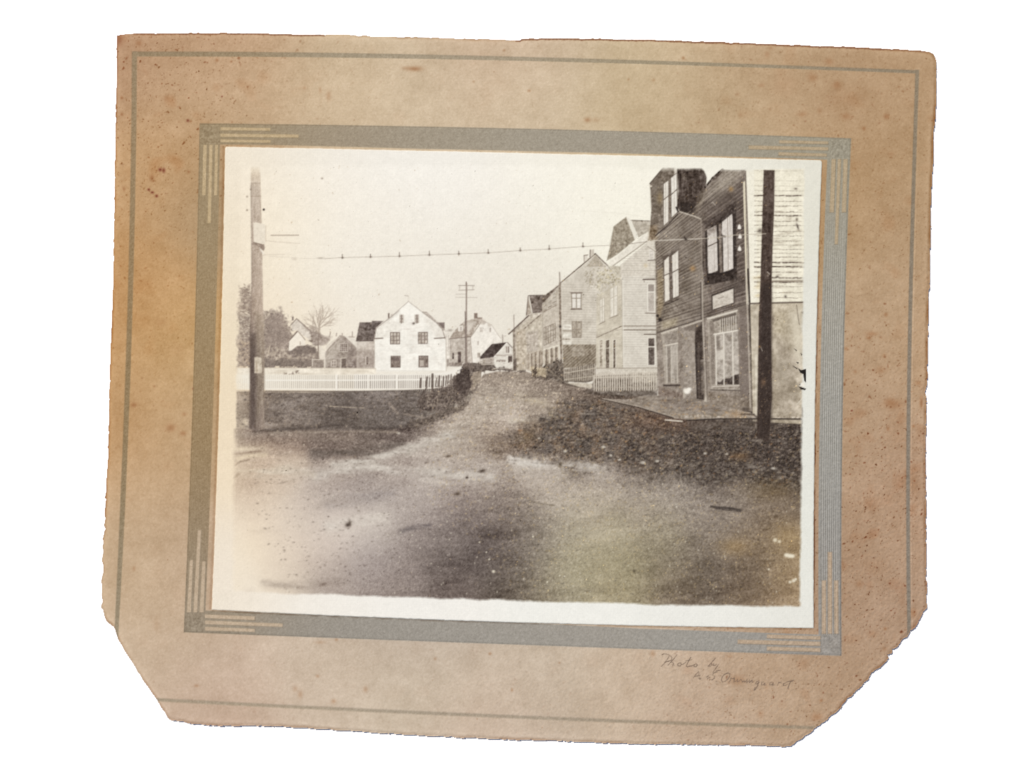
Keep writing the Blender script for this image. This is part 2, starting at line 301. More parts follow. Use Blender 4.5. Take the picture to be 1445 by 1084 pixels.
ornament('cream bars stepped in the upper left corner of the grey frame', 'patterned square at the upper left corner of the grey frame',
  [[(311.7,180.3),(382.3,181.3),(382.3,185.6),(311.7,184.9)], [(311.7,189.3),(421.9,190.6),(421.9,195.2),(311.7,194.2)], [(311.7,197.4),(382.6,198.4),(382.6,202.6),(311.7,201.6)]],
  [[(287.8,205),(293,205),(291.4,276.5),(286,276.5)], [(296.2,205),(301.2,205),(298.6,316),(293.6,316)], [(304.3,205),(308.8,205),(307.6,276.5),(303,276.5)]],
  [(283,176),(311,176.5),(311,204),(282.6,204)], (198,174,136))
ornament('tan bars stepped in the upper right corner of the grey frame', 'patterned square at the upper right corner of the grey frame',
  [[(1097.9,198.6),(1167,200.4),(1167,204.4),(1097.9,203)], [(1055,205.9),(1167,208.6),(1167,213),(1055,211.4)], [(1097,215.4),(1165,217.6),(1165,221.6),(1097,220.2)]],
  [[(1171.6,225),(1177.6,225),(1175,300.2),(1168.8,300.2)], [(1180.4,225),(1185.2,225),(1180.4,345),(1176,345)], [(1188.4,225),(1194.4,225),(1192,300.2),(1186,300.2)]],
  [(1171,197),(1198.5,197.4),(1198,224),(1170.8,224)], (184,162,130))
ornament('pale bars stepped in the lower left corner of the grey frame', 'patterned square at the lower left corner of the grey frame',
  [[(290,865.6),(360.4,868.6),(360.4,874),(290,871)], [(290,874.2),(399.5,878.6),(399.5,883.4),(290,879.6)], [(290,883),(360.4,886),(360.4,890.6),(290,888.6)]],
  [[(268.8,789),(273.6,789),(270.6,863),(264.6,863)], [(280,747),(285,747),(279.4,863),(273.6,863)], [(286.2,791),(291.2,791),(288.4,863),(282.4,863)]],
  [(262,865.5),(288,866),(287.6,889.5),(261.2,889)], (198,176,150))
ornament('pinkish tan bars stepped in the lower right corner of the grey frame', 'patterned square at the lower right corner of the grey frame',
  [[(1080.6,893.9),(1156,896.4),(1156,901.4),(1080.6,899.3)], [(1039.5,901.2),(1156,904.2),(1156,910),(1039.5,907)], [(1080.6,911),(1156,913.2),(1156,918.6),(1080.6,916.6)]],
  [[(1158,818),(1163.6,818),(1163.8,893),(1158,893)], [(1166.4,778),(1172.4,778),(1172.4,893),(1166.4,893)], [(1175.2,818),(1181,818),(1181.4,893),(1175.6,893)]],
  [(1158,895),(1183.5,895.5),(1183.4,920),(1158,919.6)], (188,164,138), .5)

# handwriting below the frame (pencil)
k_pen = reg('handwriting', 'faint pencil handwriting crediting the photographer, below the frame at lower right')
ink = (116, 98, 84)
STROKES = ['S 190,130 205,122 225,124 245,130 262,140 272,155 268,172 245,182 215,190', 'S 250,140 235,165 215,195 185,225', 'S 312,130 290,160 262,190 240,215', 'S 262,192 275,190 285,200 278,216 292,212',
 'S 330,196 318,206 322,220 338,222 348,208 342,196 330,196', 'S 345,212 365,205 385,190', 'S 425,150 408,180 395,205 388,222 400,228 415,222', 'S 385,180 410,176 435,170', 'S 465,204 450,212 452,226 468,228 478,214 470,204', 'S 415,222 435,220 455,212',
 'S 625,158 605,180 585,205 565,222 585,222 598,212 592,200', 'S 612,200 608,216 622,218 636,206', 'S 655,205 640,222 625,245 612,262 605,275',
 'S 445,318 465,290 488,268 492,290 500,328', 'S 458,305 480,302 500,298', 'S 490,320 500,328 506,320', 'S 560,325 575,315', 'S 555,312 568,300',
 'S 640,270 622,272 608,282 604,296 618,304 616,320 598,334 580,330', 'S 632,262 650,258 665,256', 'S 628,344 634,346',
 'S 720,280 698,290 680,312 674,336 684,352 704,346 726,328 742,304 742,286 728,278 712,284', 'S 735,352 745,338 752,320 768,324 780,318', 'S 780,318 778,334 774,350 790,345 805,330 803,350 818,344 832,330 848,350 858,340',
 'S 858,340 862,350 872,346 884,330', 'S 902,298 906,302', 'S 884,340 880,356 893,346 902,334 902,356 914,344 924,336 924,354 936,350', 'S 975,344 958,350 952,364 966,368 980,352 970,380 950,412 940,418 946,400 975,378',
 'S 1015,350 1000,358 1000,374 1016,374 1028,360 1026,378 1040,374', 'S 1084,352 1068,358 1066,374 1082,374 1094,360 1092,378 1106,374', 'S 1130,380 1140,356 1152,354 1162,360', 'S 1198,358 1180,364 1178,380 1194,382 1212,368', 'S 1262,338 1240,345 1228,365 1215,400 1222,404', 'S 1205,352 1225,346 1250,345']
gp = np.random.default_rng(5)
for s in STROKES:
    p = P(s)
    for a_, b_ in zip(p, p[1:]): line([a_, b_], gp.uniform(.8, 1.35), ink, k_pen, a=gp.uniform(.5, .95), thr=.3)

# ------------------------------------------------------------------ the print (white paper, then the picture)
k_paper = reg('print_border', 'cream paper border of the pasted print')
PT = curve([(318.5,208),(440,209.8),(480,211),(732,217.1),(1000,222.5),(1157,227)]); PB = curve([(300,858),(400,865),(666,875.2),(950,880.8),(1146,885.4)])
PL = curve([(208,318.5),(400,314.7),(620,308.6),(730,304.8),(858,299.8)]); PR = curve([(232,1157.7),(400,1151.9),(620,1147.6),(885,1146.2)])
pT, pB, pL, pR = YY - PT(XX), PB(XX) - YY, XX - PL(YY), PR(YY) - XX
dmin = np.minimum(np.minimum(pT, pB), np.minimum(pL, pR))
# rounded corner (upper right)
cr = 4.0; corner = np.minimum(pT, pR); near = (pT < cr) & (pR < cr)
dmin = np.where(near, cr - np.hypot(cr - pT, cr - pR), dmin)
near = (pT < 3) & (pL < 3); dmin = np.where(near, 3 - np.hypot(3 - pT, 3 - pL), dmin)
PM = ramp(dmin + NS['m'] * .12, .6)
# dark line of old glue right of / below the print
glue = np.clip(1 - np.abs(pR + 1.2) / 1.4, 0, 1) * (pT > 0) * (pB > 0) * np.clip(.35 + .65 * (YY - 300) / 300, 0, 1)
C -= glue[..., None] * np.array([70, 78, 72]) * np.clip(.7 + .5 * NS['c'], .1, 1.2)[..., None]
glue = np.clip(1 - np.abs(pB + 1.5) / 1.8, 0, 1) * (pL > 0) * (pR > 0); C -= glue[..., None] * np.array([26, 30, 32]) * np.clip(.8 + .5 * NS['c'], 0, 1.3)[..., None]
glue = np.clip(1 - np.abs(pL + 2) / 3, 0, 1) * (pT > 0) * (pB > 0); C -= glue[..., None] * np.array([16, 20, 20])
pc = field([(325,300,238,222,196),(325,240,240,228,208),(320,500,236,218,188),(315,650,238,220,192),(312,800,238,224,204),(330,850,240,230,214),(450,858,242,236,226),(600,862,242,238,230),(800,868,240,238,230),(1000,870,236,234,226),(1130,872,230,228,219),
  (1140,600,229,228,218),(1140,750,230,229,219),(1145,450,227,225,214),(1145,300,226,223,208),(1140,240,229,225,211),(1000,232,240,236,222),(800,225,244,239,226),(600,220,243,238,228),(450,220,242,236,225),(380,230,240,230,212),
  (400,320,240,229,208),(380,450,238,224,200),(500,330,240,233,220),(650,300,241,236,226),(800,300,242,237,224),(900,260,242,237,222),(860,300,241,236,218),(500,420,236,228,213),(650,400,232,225,212),(740,400,231,225,210),(740,450,226,219,205),(650,450,229,221,207),(600,420,232,225,211),(700,350,238,231,217),(560,370,238,231,217)], 55)
C += (pc + (NS['g'] * 1.0 + NS['c'] * .7 + NS['f'] * 1.1 + 1.0 + np.sin(XX * 2 * np.pi / 3.1) * .7 + np.sin(YY * 2 * np.pi / 3.1) * .7)[..., None] - C) * PM[..., None]
ID[PM > .5] = k_paper
Z = np.where(PM > .02, Z * (1 - PM) + PM * (1.3 + NS['g'] * .02), Z)

# picture area, with soft faded edges
IT = 238.; IL = curve([(400,336),(560,333),(700,331),(850,330)]); IR = curve([(240,1134),(450,1131),(650,1129),(850,1126.5)]); IB = curve([(345,833),(552,841),(740,846),(929,851.3),(1124,854.5)])
xl = XX - IL(YY) + NS['c'] * .8; xr = IR(YY) - XX + NS['m'] * .35 + NS['b'] * .5; yb = IB(XX) - YY + NS['m'] * .25 + NS['b'] * .6
PIC = ramp(xl, 2.2) * ramp(xr, 1.6) * ramp(yb, 1.8) * ramp(YY - IT + NS['m'] * .8, 1.6)
PICB = PIC > .5
k_sky = reg('sky', 'pale cream sky of the faded print, freckled with dust')
ID[PICB & (YY < 545)] = k_sky
CP = C.copy()                                   # the paper under the picture: kept to fade the edges back
skyn = np.clip(noise(.8, seed=41) - 2.45, 0, 2) * 34
C -= (skyn * (PM > .9) * (YY < 520))[..., None] * np.array([.8, 1, 1.2])

# ---- ground of the street: tones of the print
GP = [(340,600,118,105,94),(430,565,120,109,99),(560,565,116,106,98),(345,560,148,132,116),(400,590,104,94,86),(470,597,92,83,76),(560,600,86,78,73),(600,580,100,92,85),
 (400,615,146,131,117),(470,622,118,107,98),(520,630,116,107,98),(560,618,118,108,100),(340,625,128,114,102),(340,642,205,190,166),(336,668,168,148,126),(375,652,186,168,146),(400,665,192,177,157),(480,655,160,148,136),(560,655,164,154,144),(600,640,170,161,150),(640,625,160,150,136),
 (620,668,178,169,158),(680,672,166,157,146),(450,700,166,156,146),(500,688,148,140,133),(560,700,154,146,138),(600,700,164,156,148),(650,700,138,128,120),(700,700,126,117,107),(360,720,204,189,167),(420,730,198,186,169),(480,738,200,190,178),(530,742,184,176,165),
 (600,745,142,134,127),(650,740,112,105,100),(700,750,100,93,88),(740,740,106,98,88),(350,780,216,202,176),(400,780,202,188,169),(460,772,184,172,159),(520,790,148,140,135),(580,790,130,122,116),(640,790,94,88,83),(700,790,88,82,78),(740,790,110,104,93),
 (400,820,192,180,162),(470,825,152,142,132),(550,830,128,119,111),(640,830,112,103,96),(720,830,105,98,87),(360,825,218,206,184),(760,620,100,90,79),(720,622,126,114,101),(800,600,112,100,87),(850,590,108,96,84),(900,602,110,94,80),(950,612,84,75,68),
 (1000,630,70,63,58),(1080,640,66,58,52),(1120,640,70,62,55),(1110,675,80,70,60),(1000,660,72,64,58),(900,648,86,77,69),(820,640,102,92,80),(760,658,176,167,154),(850,668,160,150,138),(900,682,150,141,129),(960,692,142,133,121),(1030,705,124,114,103),(1100,712,120,106,89),
 (780,700,164,154,140),(850,712,158,148,130),(900,722,136,126,110),(1000,725,130,120,108),(760,750,124,117,105),(800,750,148,140,119),(870,760,146,138,114),(930,760,130,122,101),(1000,760,116,106,93),(1060,760,120,105,86),(1110,770,130,112,86),
 (800,800,145,138,113),(870,800,140,131,108),(940,800,108,98,82),(1000,812,88,79,68),(1060,802,94,82,68),(1115,800,148,127,95),(770,832,128,120,100),(880,835,140,130,103),(960,835,106,93,77),(1050,835,114,98,79),(1110,842,138,118,92),
 (700,560,150,140,126),(720,542,142,132,118),(660,580,156,146,132),(620,600,158,148,136),(760,570,152,142,127),(720,592,180,170,156),(780,582,160,150,136),(650,610,168,158,145),(700,612,140,128,113),(770,550,124,114,102),(820,562,120,109,97),(860,572,108,98,87),(690,535,140,130,117)]
mixy = np.clip((YY - 650) / 60, 0, 1)[..., None]
G = (field(GP, 17) * (1 - mixy) + field(GP, 27) * mixy) * 1.02 + np.array([5, 3, 3])
k_road = reg('road', 'rutted dirt road with pale tracks running from the foreground to the far end of the street')
road = 'C 930,745 1060,745 1180,735 1445,745 2680,850 3000,1000 3850,1150 3850,2750 -1100,2750 -1100,1100 500,1000 800,1000'
gm = ramp(YY - 530 + NS['m'] * .3, 1.)
R1 = full('0 325,604 560,600 620,585 668,548 682,528 700,524 742,524 760,530 830,548 850,556 925,560 1140,575 1140,860 320,860', .8) * PM
far = np.clip((YY - 540) / 300, 0, 1)
f_ = np.fft.rfft2(np.random.default_rng(77).standard_normal((H, W))); th = math.radians(14); fu = fx * math.cos(th) - fy * math.sin(th); fv = fx * math.sin(th) + fy * math.cos(th)
TIL = np.fft.irfft2(f_ * np.exp(-2 * np.pi ** 2 * ((fu * 16) ** 2 + (fv * 4.5) ** 2)), s=(H, W)); TIL = (TIL / TIL.std()).astype(np.float32)      # drifts across the dirt
gn = (NS['f'] * (8 - 3 * far) + NS['g'] * (7 + 1 * far) + NS['x'] * (6 - 2 * far) + NS['X'] * (3.5 + 2.5 * far) + TIL * (2 + 6 * far) + NS['w'] * 3.5 + NS['m'] * 3.5 * far + NS['c'] * 3 * far)
lum = G.mean(2); gn = gn * np.clip((230 - lum) / 110, .22, 1.05) * (.5 + .42 * np.clip((XX - 480 - (YY - 640) * .1) / 180, 0, 1) * np.clip((YY - 600) / 40, 0, 1) + .42 * (1 - np.clip((YY - 600) / 40, 0, 1)))
hi = np.clip(NS['f'] * .6 + NS['g'] * .5 + NS['x'] * .5 - 1.1, 0, 2) * np.clip(1.15 - far * 1.6, 0, 1)     # crisp pale grit on the far road
gl_ = G.mean(2, keepdims=True); G = G + (gl_ - 140) * .10 + np.array([1, 1, 1]) - (np.clip((YY - 690) / 60, 0, 1) * np.clip(1 - ((XX - 660) / 110) ** 2, 0, 1) * 8)[..., None] + (np.exp(-((XX - 700) / 50) ** 2 - ((YY - 575) / 34) ** 2) * 16)[..., None]
G = G + (np.clip((YY - 660) / 40, 0, 1) * 6)[..., None]
G = G + (np.clip((XX - 730) / 60, 0, 1) * np.clip((YY - 680) / 30, 0, 1) * np.where(XX < 960, 9, 6))[..., None] * np.array([1, .97, .9])
GC = G + (gn * (1 - .42 * mixy[..., 0]))[..., None] * np.array([1, .98, .94]) + hi[..., None] * np.array([15, 14, 10]) - (np.clip(NS['x'] - 1.0, 0, 2) * 9 * (1 - far))[..., None]
C += (GC - C) * R1[..., None]; ID[(R1 > .5) & PICB] = k_road
# bright wheel tracks and ridges
def track(s, w, col, a, n=3):
    p = P(s); q_ = []
    for u_, v_ in zip(p, p[1:]):
        for t_ in np.linspace(0, 1, 7)[:-1]: q_.append((u_[0] + (v_[0] - u_[0]) * t_, u_[1] + (v_[1] - u_[1]) * t_ + gp.normal(0, w * .06)))
    q_.append(p[-1]); m_ = np.zeros((H, W), np.float32)
    x0, x1, y0, y1 = box(q_, w * 3); sl_ = (slice(y0, y1), slice(x0, x1)); d = np.full(m_[sl_].shape, 1e9, np.float32)
    for u_, v_ in zip(q_, q_[1:]): d = np.minimum(d, seg_d(XX[sl_], YY[sl_], u_, v_))
    mm = np.exp(-.5 * (d / (w * .5)) ** 2) * min(.95, a * 1.5) * np.clip(1 + NS['X'][sl_] * .3, .3, 1.5)
    put(sl_, np.clip(mm, 0, 1), np.array(col) + 4, None, {'g': 4, 'x': 3})
track('I 440,450 560,420 700,405 850,430 1000,440 1100,440 1280,455', 9, (196, 188, 177), .5)
track('I 880,330 960,290 1090,260', 7, (196, 188, 176), .5)
track('J 0,372 120,392 260,388 420,405', 9, (206, 199, 189), .6)
track('J 0,185 130,180 200,165', 6, (200, 190, 172), .4)
track('I 500,690 640,675 760,650', 14, (205, 196, 184), .35)
track('I 60,430 200,440 290,415', 8, (205, 190, 166), .4)
track('I 40,320 130,318 190,322', 4, (228, 212, 184), .8)
track('I 60,365 130,350 190,345', 5, (222, 204, 174), .6)
line('I 40,345 120,335 170,330', 2.2, (120, 100, 82), a=.55, soft=1.2); line('I 40,400 70,380 110,372', 2, (110, 92, 76), a=.6, soft=1.2); line('I 40,460 60,440', 3, (120, 100, 80), a=.6, soft=1.5)
track('I 840,720 900,700 980,690', 5, (112, 105, 103), .5); track('I 180,970 350,985 560,960', 7, (140, 128, 116), .25)
track('I 500,590 640,560 800,530', 12, (140, 133, 130), .22)

for s_, w_, c_, a_ in (('I 300,440 520,405 700,385 850,335 1040,280 1110,262', 20, (196, 187, 174), .2), ('J -400,440 -200,450 0,400 150,395 300,395 440,415', 22, (196, 188, 176), .22), ('I 1040,270 1150,200 1230,120 1250,60', 22, (180, 170, 154), .2), ('I 520,395 640,378 760,352 850,318 930,285 1030,262 1100,256', 7, (198, 190, 178), .6), ('I 420,352 560,345 680,335 780,310 860,285', 9, (104, 95, 87), .35),
     ('I 1180,75 1120,110 1040,150 980,180 900,215', 5, (172, 162, 147), .5), ('I 1290,50 1330,95 1350,120', 10, (176, 166, 150), .3), ('I 1250,300 1180,255 1100,250', 5, (150, 138, 124), .3),
     ('I 160,440 300,425 420,445', 8, (200, 188, 170), .35), ('I 60,250 250,252 450,262 600,262', 10, (150, 137, 124), .35), ('I 620,335 560,340 420,330', 6, (98, 90, 82), .35),
     ('J 130,190 260,170 420,150 520,150', 4, (86, 76, 66), .45), ('J 330,150 430,152', 1.6, (214, 204, 186), .9), ('J 225,98 300,104 380,120', 2, (70, 60, 52), .5), ('J 40,60 180,110 200,140', 9, (180, 168, 148), .4)): track(s_, w_, c_, a_)
for i in range(150):
    x, y = gp.uniform(620, 900), gp.uniform(545, 612); L_ = gp.uniform(4, 20); line([(x, y), (x + L_, y + gp.normal(0, 1))], gp.uniform(.6, 1.3), (186, 174, 154) if i % 2 else (100, 90, 80), a=gp.uniform(.1, .35), soft=.8)
k_gravel = reg('gravel_heap', 'dark stony gravel spread in front of the pavement and dark post', stuff=True)
grav = '0 712,618 740,600 770,585 800,572 850,562 905,585 960,592 1132,592 1131,690 1090,686 1040,676 980,672 930,668 880,658 830,648 780,645 735,638'
sl, m = cover(P(grav), 13); m = np.clip(m * 1.15 - .05 + (NS['m'][sl] * .16 + NS['X'][sl] * .14) * (m > .02) * (m < .98), 0, 1)
put(sl, m * .5, (92, 82, 73)); ID[sl] = np.where((m > .55) & PICB[sl] & (ID[sl] == k_road), k_gravel, ID[sl])
gmsk = np.zeros((H, W), np.float32); gmsk[sl] = m
rightd = np.clip((XX - 850) / 250, 0, 1)
gcol = np.array([104, 93, 82])[None, None] * (1 - rightd[..., None]) + np.array([70, 61, 55])[None, None] * rightd[..., None]
C += (gcol + (NS['g'] * 9 + NS['f'] * 15 + NS['x'] * 8 + NS['c'] * 5)[..., None] * np.array([1, .95, .9]) + (np.clip(NS['c'], -1, 2) * np.clip((1000 - XX) / 150, 0, 1))[..., None] * np.array([7, 2, -3]) - C) * (gmsk * .5)[..., None]
specks(grav, 1100, [(150, 138, 124), (170, 158, 142), (130, 118, 104)], (.4, .9), 1.7, (.25, .7), pers=False, seed=1)
specks(grav, 700, [(42, 36, 32), (50, 42, 38)], (.5, 1.2), 1.6, (.3, .75), seed=2)
specks(grav, 260, [(175, 130, 80), (160, 112, 70)], (.4, .9), 1.2, (.25, .6), seed=3)
specks('0 880,640 1130,660 1130,690 1000,680 880,662', 90, [(150, 140, 128)], (.7, 1.4), 2, (.3, .7), seed=4)
for x, y, r_ in [(850.6,630,2.4),(797,636,2),(906,652,2.6),(926,650,2),(1089.5,660,2.2),(993.5,639,1.8),(861,642,1.6),(873,648,1.7),(1024,640,1.6),(760,618,1.5),(562.5,610.6,2)]: blob(x, y, r_ * 1.2, r_ * .7, (205, 198, 184), .9, pw=1.6)
blob(1042, 643, 9, 4, (150, 108, 62), .35); blob(940, 596, 40, 9, (130, 90, 64), .25); blob(745, 615, 10, 8, (170, 140, 95), .25)
# warm freckles and grain over the whole ground
specks('0 600,545 1128,600 1128,850 740,846 600,700', 2600, [(190, 165, 118), (205, 180, 130)], (.35, .8), 1.2, (.15, .5), seed=5)
specks('0 560,560 1128,600 1128,850 400,838 340,640', 1800, [(62, 55, 48), (80, 70, 62)], (.4, .9), 1.6, (.12, .4), seed=6)
specks('0 400,620 1128,700 1128,850 400,838', 260, [(222, 214, 196)], (.4, .9), .8, (.3, .9), seed=7)
for x, y, w_, h_, c_, a_ in [(491,739.5,2.6,2.2,(62,52,44),.9),(494,737,1.6,3,(70,60,50),.7),(645,696,3,1.6,(70,58,46),.9),(632.5,643,3,1.2,(80,68,54),.8),(680,663.8,3.4,1.5,(60,50,40),.9),(658.6,673,1.5,1.2,(60,50,42),1),(789.5,654.5,1.6,2.2,(80,70,55),.9),(457,823,3.5,1.6,(110,96,84),.7),
   (1022,715,1.5,1,(60,50,44),.5),(893.7,804.5,1.3,1.3,(60,50,40),.9),(918,674,4,1.8,(78,68,58),.7),(920,662,4,1.6,(70,60,52),.7),(702,638,4,1.2,(80,68,55),.6),(602,652,3,1,(110,98,88),.6),(578,745,6,1.6,(110,103,100),.6),(596,744,7,1.2,(112,104,100),.5),(400,680,5,1,(140,126,112),.6)]: blob(x, y, w_, h_, c_, a_, -.2)
line('J 970,598 1010,604 1060,606 1112,616', 3.2, (66, 58, 52), a=.85, soft=.9); line('J 990,608 1110,622', 1.6, (58, 50, 45), a=.6, soft=.8)
line('J 90,572 150,585 210,592', 2, (128, 118, 102), a=.7, soft=1); 
for x, y in [(1108,782),(1112,783),(1116,783.5)]: blob(x, y, 3, 2.4, (236, 228, 206), .95, pw=1.8)
for x, y, r_ in [(1118,818,2.2),(1113,820,1.8),(1083,802,1.2),(1121,816,1.6),(696,805,1.8),(690,788,1.2),(771.5,820,1.1),(751.5,756,1.1),(686,778,1),(676,764,1),(796,812,1),(789,811,.9),(1092,761,2.5),(1098,763,2)]: blob(x, y, r_, r_ * .9, (232, 224, 202), .9, pw=1.5)
blob(1035, 770, 16, 9, (176, 140, 84), .35); blob(868, 730, 12, 12, (120, 112, 76), .12); blob(1110, 755, 14, 14, (165, 135, 85), .3); blob(1085, 690, 30, 10, (150, 125, 82), .3); blob(880, 800, 50, 30, (150, 142, 104), .22)
for i in range(26):
    x, y = gp.uniform(340, 1120), gp.uniform(630, 845); blob(x, y, gp.uniform(6, 22), gp.uniform(2, 6), (110, 100, 90), gp.uniform(.05, .16), gp.normal(-.1, .15))

# field and bank on the left
k_field = reg('grass_field', 'dark grassy plot behind the roadside pole, below the white picket fence', stuff=True)
fld = '0 334,551 430,553 540,551 610,548 640,546 672,545 664,560 640,578 610,592 566,603 520,606 440,606 400,608 374,606 334,604'
GF = field(GP, 22)
m = full(fld, 1.6) * ramp(xl, 2.)
fcol = GF + np.array([7, 8, 8]) + (NS['f'] * 4 + NS['g'] * 1.5 + NS['x'] * 4 + NS['X'] * 3 + NS['w'] * 4 + TIL * 4)[..., None]
C += (fcol - C) * m[..., None]; ID[(m > .5) & PICB] = k_field
track('0 360,607 420,604 470,600 540,604 580,600 606,592', 4, (72, 64, 58), .4)
track('0 380,610 440,609 500,608 560,609', 2.5, (150, 138, 124), .4)
line('I 500,112 560,116 665,121', 1.2, (190, 176, 156), a=.8); line('I 790,100 830,148', 3.5, (165, 152, 138), a=.7, soft=1.5); line('I 860,150 960,168', 2, (170, 155, 138), a=.5, soft=1); blob(347, 595, 3, 3.5, (226, 210, 184), .9); blob(342, 600, 5, 2, (200, 184, 160), .6)
specks(fld, 420, [(165, 148, 128), (185, 168, 145)], (.35, .8), 1.2, (.2, .6), seed=8); specks(fld, 420, [(70, 62, 56)], (.5, 1), 1.8, (.2, .6), seed=9)
k_bank = reg('roadside_bank', 'rough grey verge between the grassy plot and the pale road')
m = full('0 334,605 374,607 440,608 520,607 566,604 600,596 618,604 590,616 560,632 520,645 470,645 420,636 380,632 334,634', 4)
ID[(m > .5) & PICB & (ID == k_road)] = k_bank
C -= (m * 8)[..., None]

# ---- left background
k_tree = reg('tree', 'large leafy tree mass behind the left pole')
foliage('B 95,380 215,360 330,350 450,340 520,440 560,540 640,640 770,700 840,790 840,835 95,830', 2600, [(136, 122, 110), (150, 137, 124), (168, 154, 138), (120, 107, 97), (190, 176, 158), (112, 100, 92)], k_tree, (.8, 2.3), (.3, .85), 1.3, 1, 4)
foliage('B 110,150 210,140 215,360 100,380', 260, [(150, 134, 118), (128, 112, 100), (170, 154, 136)], k_tree, (.7, 1.6), (.3, .8), 2.0, 2, 4, .5)
for i in range(150):
    x_, y_ = 320 + gp.uniform(112, 212) / 6.02, 380 + gp.uniform(150, 620) / 6.02; L_ = gp.uniform(2, 5.5); dn = gp.uniform(-.2, 1.2)
    c_ = (118, 103, 92) if i % 5 else (226, 212, 190); line([(x_, y_), (x_ + L_ * .5, y_ + L_ * .1 * dn), (x_ + L_, y_ + L_ * .55 * dn)], 1.0, c_, k_tree if i % 5 else None, a=gp.uniform(.4, .85), thr=.5)
for i in range(90):
    x_, y_ = 320 + gp.uniform(320, 760) / 6.02, 380 + gp.uniform(330, 560) / 6.02 ; L_ = gp.uniform(2, 6); an = gp.uniform(0, 3.1)
    if y_ < 380 + (340 + abs(x_ - 393) * 5) / 6.02 - 6: continue
    line([(x_, y_), (x_ + L_ * math.cos(an), y_ - L_ * math.sin(an))], .8, (140, 126, 114), a=gp.uniform(.25, .6))
foliage('B 330,420 450,350 500,480 540,640 420,650 320,640', 700, [(128, 115, 105), (142, 128, 117)], k_tree, (1.2, 2.8), (.25, .6), 1.2, 3, 6)
foliage('B 100,600 230,600 230,830 100,830', 500, [(150, 134, 118), (110, 96, 88), (180, 160, 136)], k_tree, (.8, 2), (.3, .7), 1.2, 4, 4)
foliage('B 540,640 760,650 770,720 600,730 520,700', 300, [(98, 87, 80), (115, 103, 94)], k_tree, (.9, 2), (.4, .8), 1.8, 5, 3)
foliage('B 320,760 800,770 830,835 320,830', 420, [(118, 106, 97), (100, 90, 82)], k_tree, (.9, 1.8), (.3, .7), 2, 6, 3)
foliage('B 90,840 200,850 195,890 95,890', 60, [(150, 125, 100)], k_tree, (.8, 1.6), (.3, .7), 1.6, 7, 3)
line('B 345,750 358,700 372,650', 1.3, (205, 190, 168), a=.8)
k_h = reg('house', 'distant house with a grey sloping roof above the small white gable, left of the bare tree')
poly('B 550,470 597,422 720,530 715,600 660,570 600,515 560,520', (214, 204, 190), k_h, .8, tex={'g': 8}); kr = reg('roof', None, k_h)
poly('B 597,418 720,520 790,540 880,600 830,640 760,650 690,600 720,600 715,545', (150, 137, 126), kr, .9, tex={'g': 13, 'm': 6})
line('B 545,475 597,420 720,528', 1.1, (120, 108, 98)); kc = reg('chimney', None, k_h); poly('B 558,402 572,402 572,432 558,436', (110, 98, 90), kc, .5)
foliage('B 700,480 760,470 800,520 790,560 710,540', 90, [(130, 117, 107), (150, 137, 125)], k_tree, (.8, 1.7), (.3, .7), 1.2, 8, 3)
k_h2 = reg('house', 'small white gabled house peeking out of the left tree')
poly('B 530,690 535,600 600,523 670,600 668,645 600,650 552,690', (240, 230, 214), k_h2, .7, tex={'g': 3}); kr = reg('roof', None, k_h2)
poly('B 530,600 600,520 608,530 534,612', (120, 106, 96), kr, .5); poly('B 600,520 612,524 675,600 668,602', (140, 126, 114), kr, .5)
line('B 628,615 628,640', 1.2, (170, 155, 140))
k_bare = reg('bare_tree', 'bare branching tree above the grey gabled shed'); bc = (172, 158, 142)
line('B 782,750 780,640 785,560 788,480 800,400', 2.2, (130, 117, 106), k_bare, a=.9, w2=1.2)
gb = np.random.default_rng(17)
def branch(x, y, ang, L, d):
    x2 = x + L * math.cos(ang); y2 = y - L * math.sin(ang)
    line([(x, y), (x2, y2)], .55 + .28 * d, bc, k_bare, a=.35 + .17 * d, thr=.3)
    if d > 0:
        for k in range(2 + (gb.random() < .5)): branch(x + (x2 - x) * gb.uniform(.5, 1), y + (y2 - y) * gb.uniform(.5, 1), ang + gb.normal(0, .5), L * gb.uniform(.6, .85), d - 1)
for a0 in (2.5, 2.1, 1.75, 1.5, 1.2, .85, .55): branch(320 + 787 / 6.02, 380 + 500 / 6.02 + gb.uniform(-8, 8), a0, 12 + 4 * math.sin(a0), 3)
k_lowh = reg('shed', 'grey timber shed with a broad gable and a paned loft window, left of the white houses')
poly('B 785,640 850,700 835,765 790,760', (226, 216, 200), k_lowh, .6, tex={'g': 5})
poly('B 850,690 870,640 965,562 1010,572 1108,668 1108,842 832,842 832,720', (156, 145, 134), k_lowh, .6, tex={'g': 9, 'm': 7, 'c': 5})
poly('B 836,712 850,700 920,640 960,600 960,700 900,770 835,842', (182, 172, 158), None, 1.2, .6, tex={'g': 7})
poly('B 1000,580 1105,690 1105,840 1020,840 1030,700', (120, 108, 100), None, 2, .6, tex={'g': 9})
kr = reg('roof', None, k_lowh)
poly('B 845,655 960,560 968,570 870,665 838,715', (222, 212, 196), kr, .6, tex={'g': 5}); poly('B 1000,566 1050,570 1100,600 1108,672 1090,655', (224, 216, 202), kr, .6, tex={'g': 4})
line('B 870,690 960,600', 1.2, (200, 190, 174), a=.6); line('B 845,700 965,563 1000,570 1106,668', 1.0, (140, 126, 114), a=.7)
window('B 958,628 1032,628 1030,700 958,700', k_lowh, (118, 106, 98), (208, 198, 184), 4, 4, .6, .8, 'paned loft window of the grey shed')
window('B 888,772 934,770 934,824 888,826', k_lowh, (130, 118, 108), (205, 194, 180), 2, 2, .9, 1.1, 'small square window low on the grey shed')
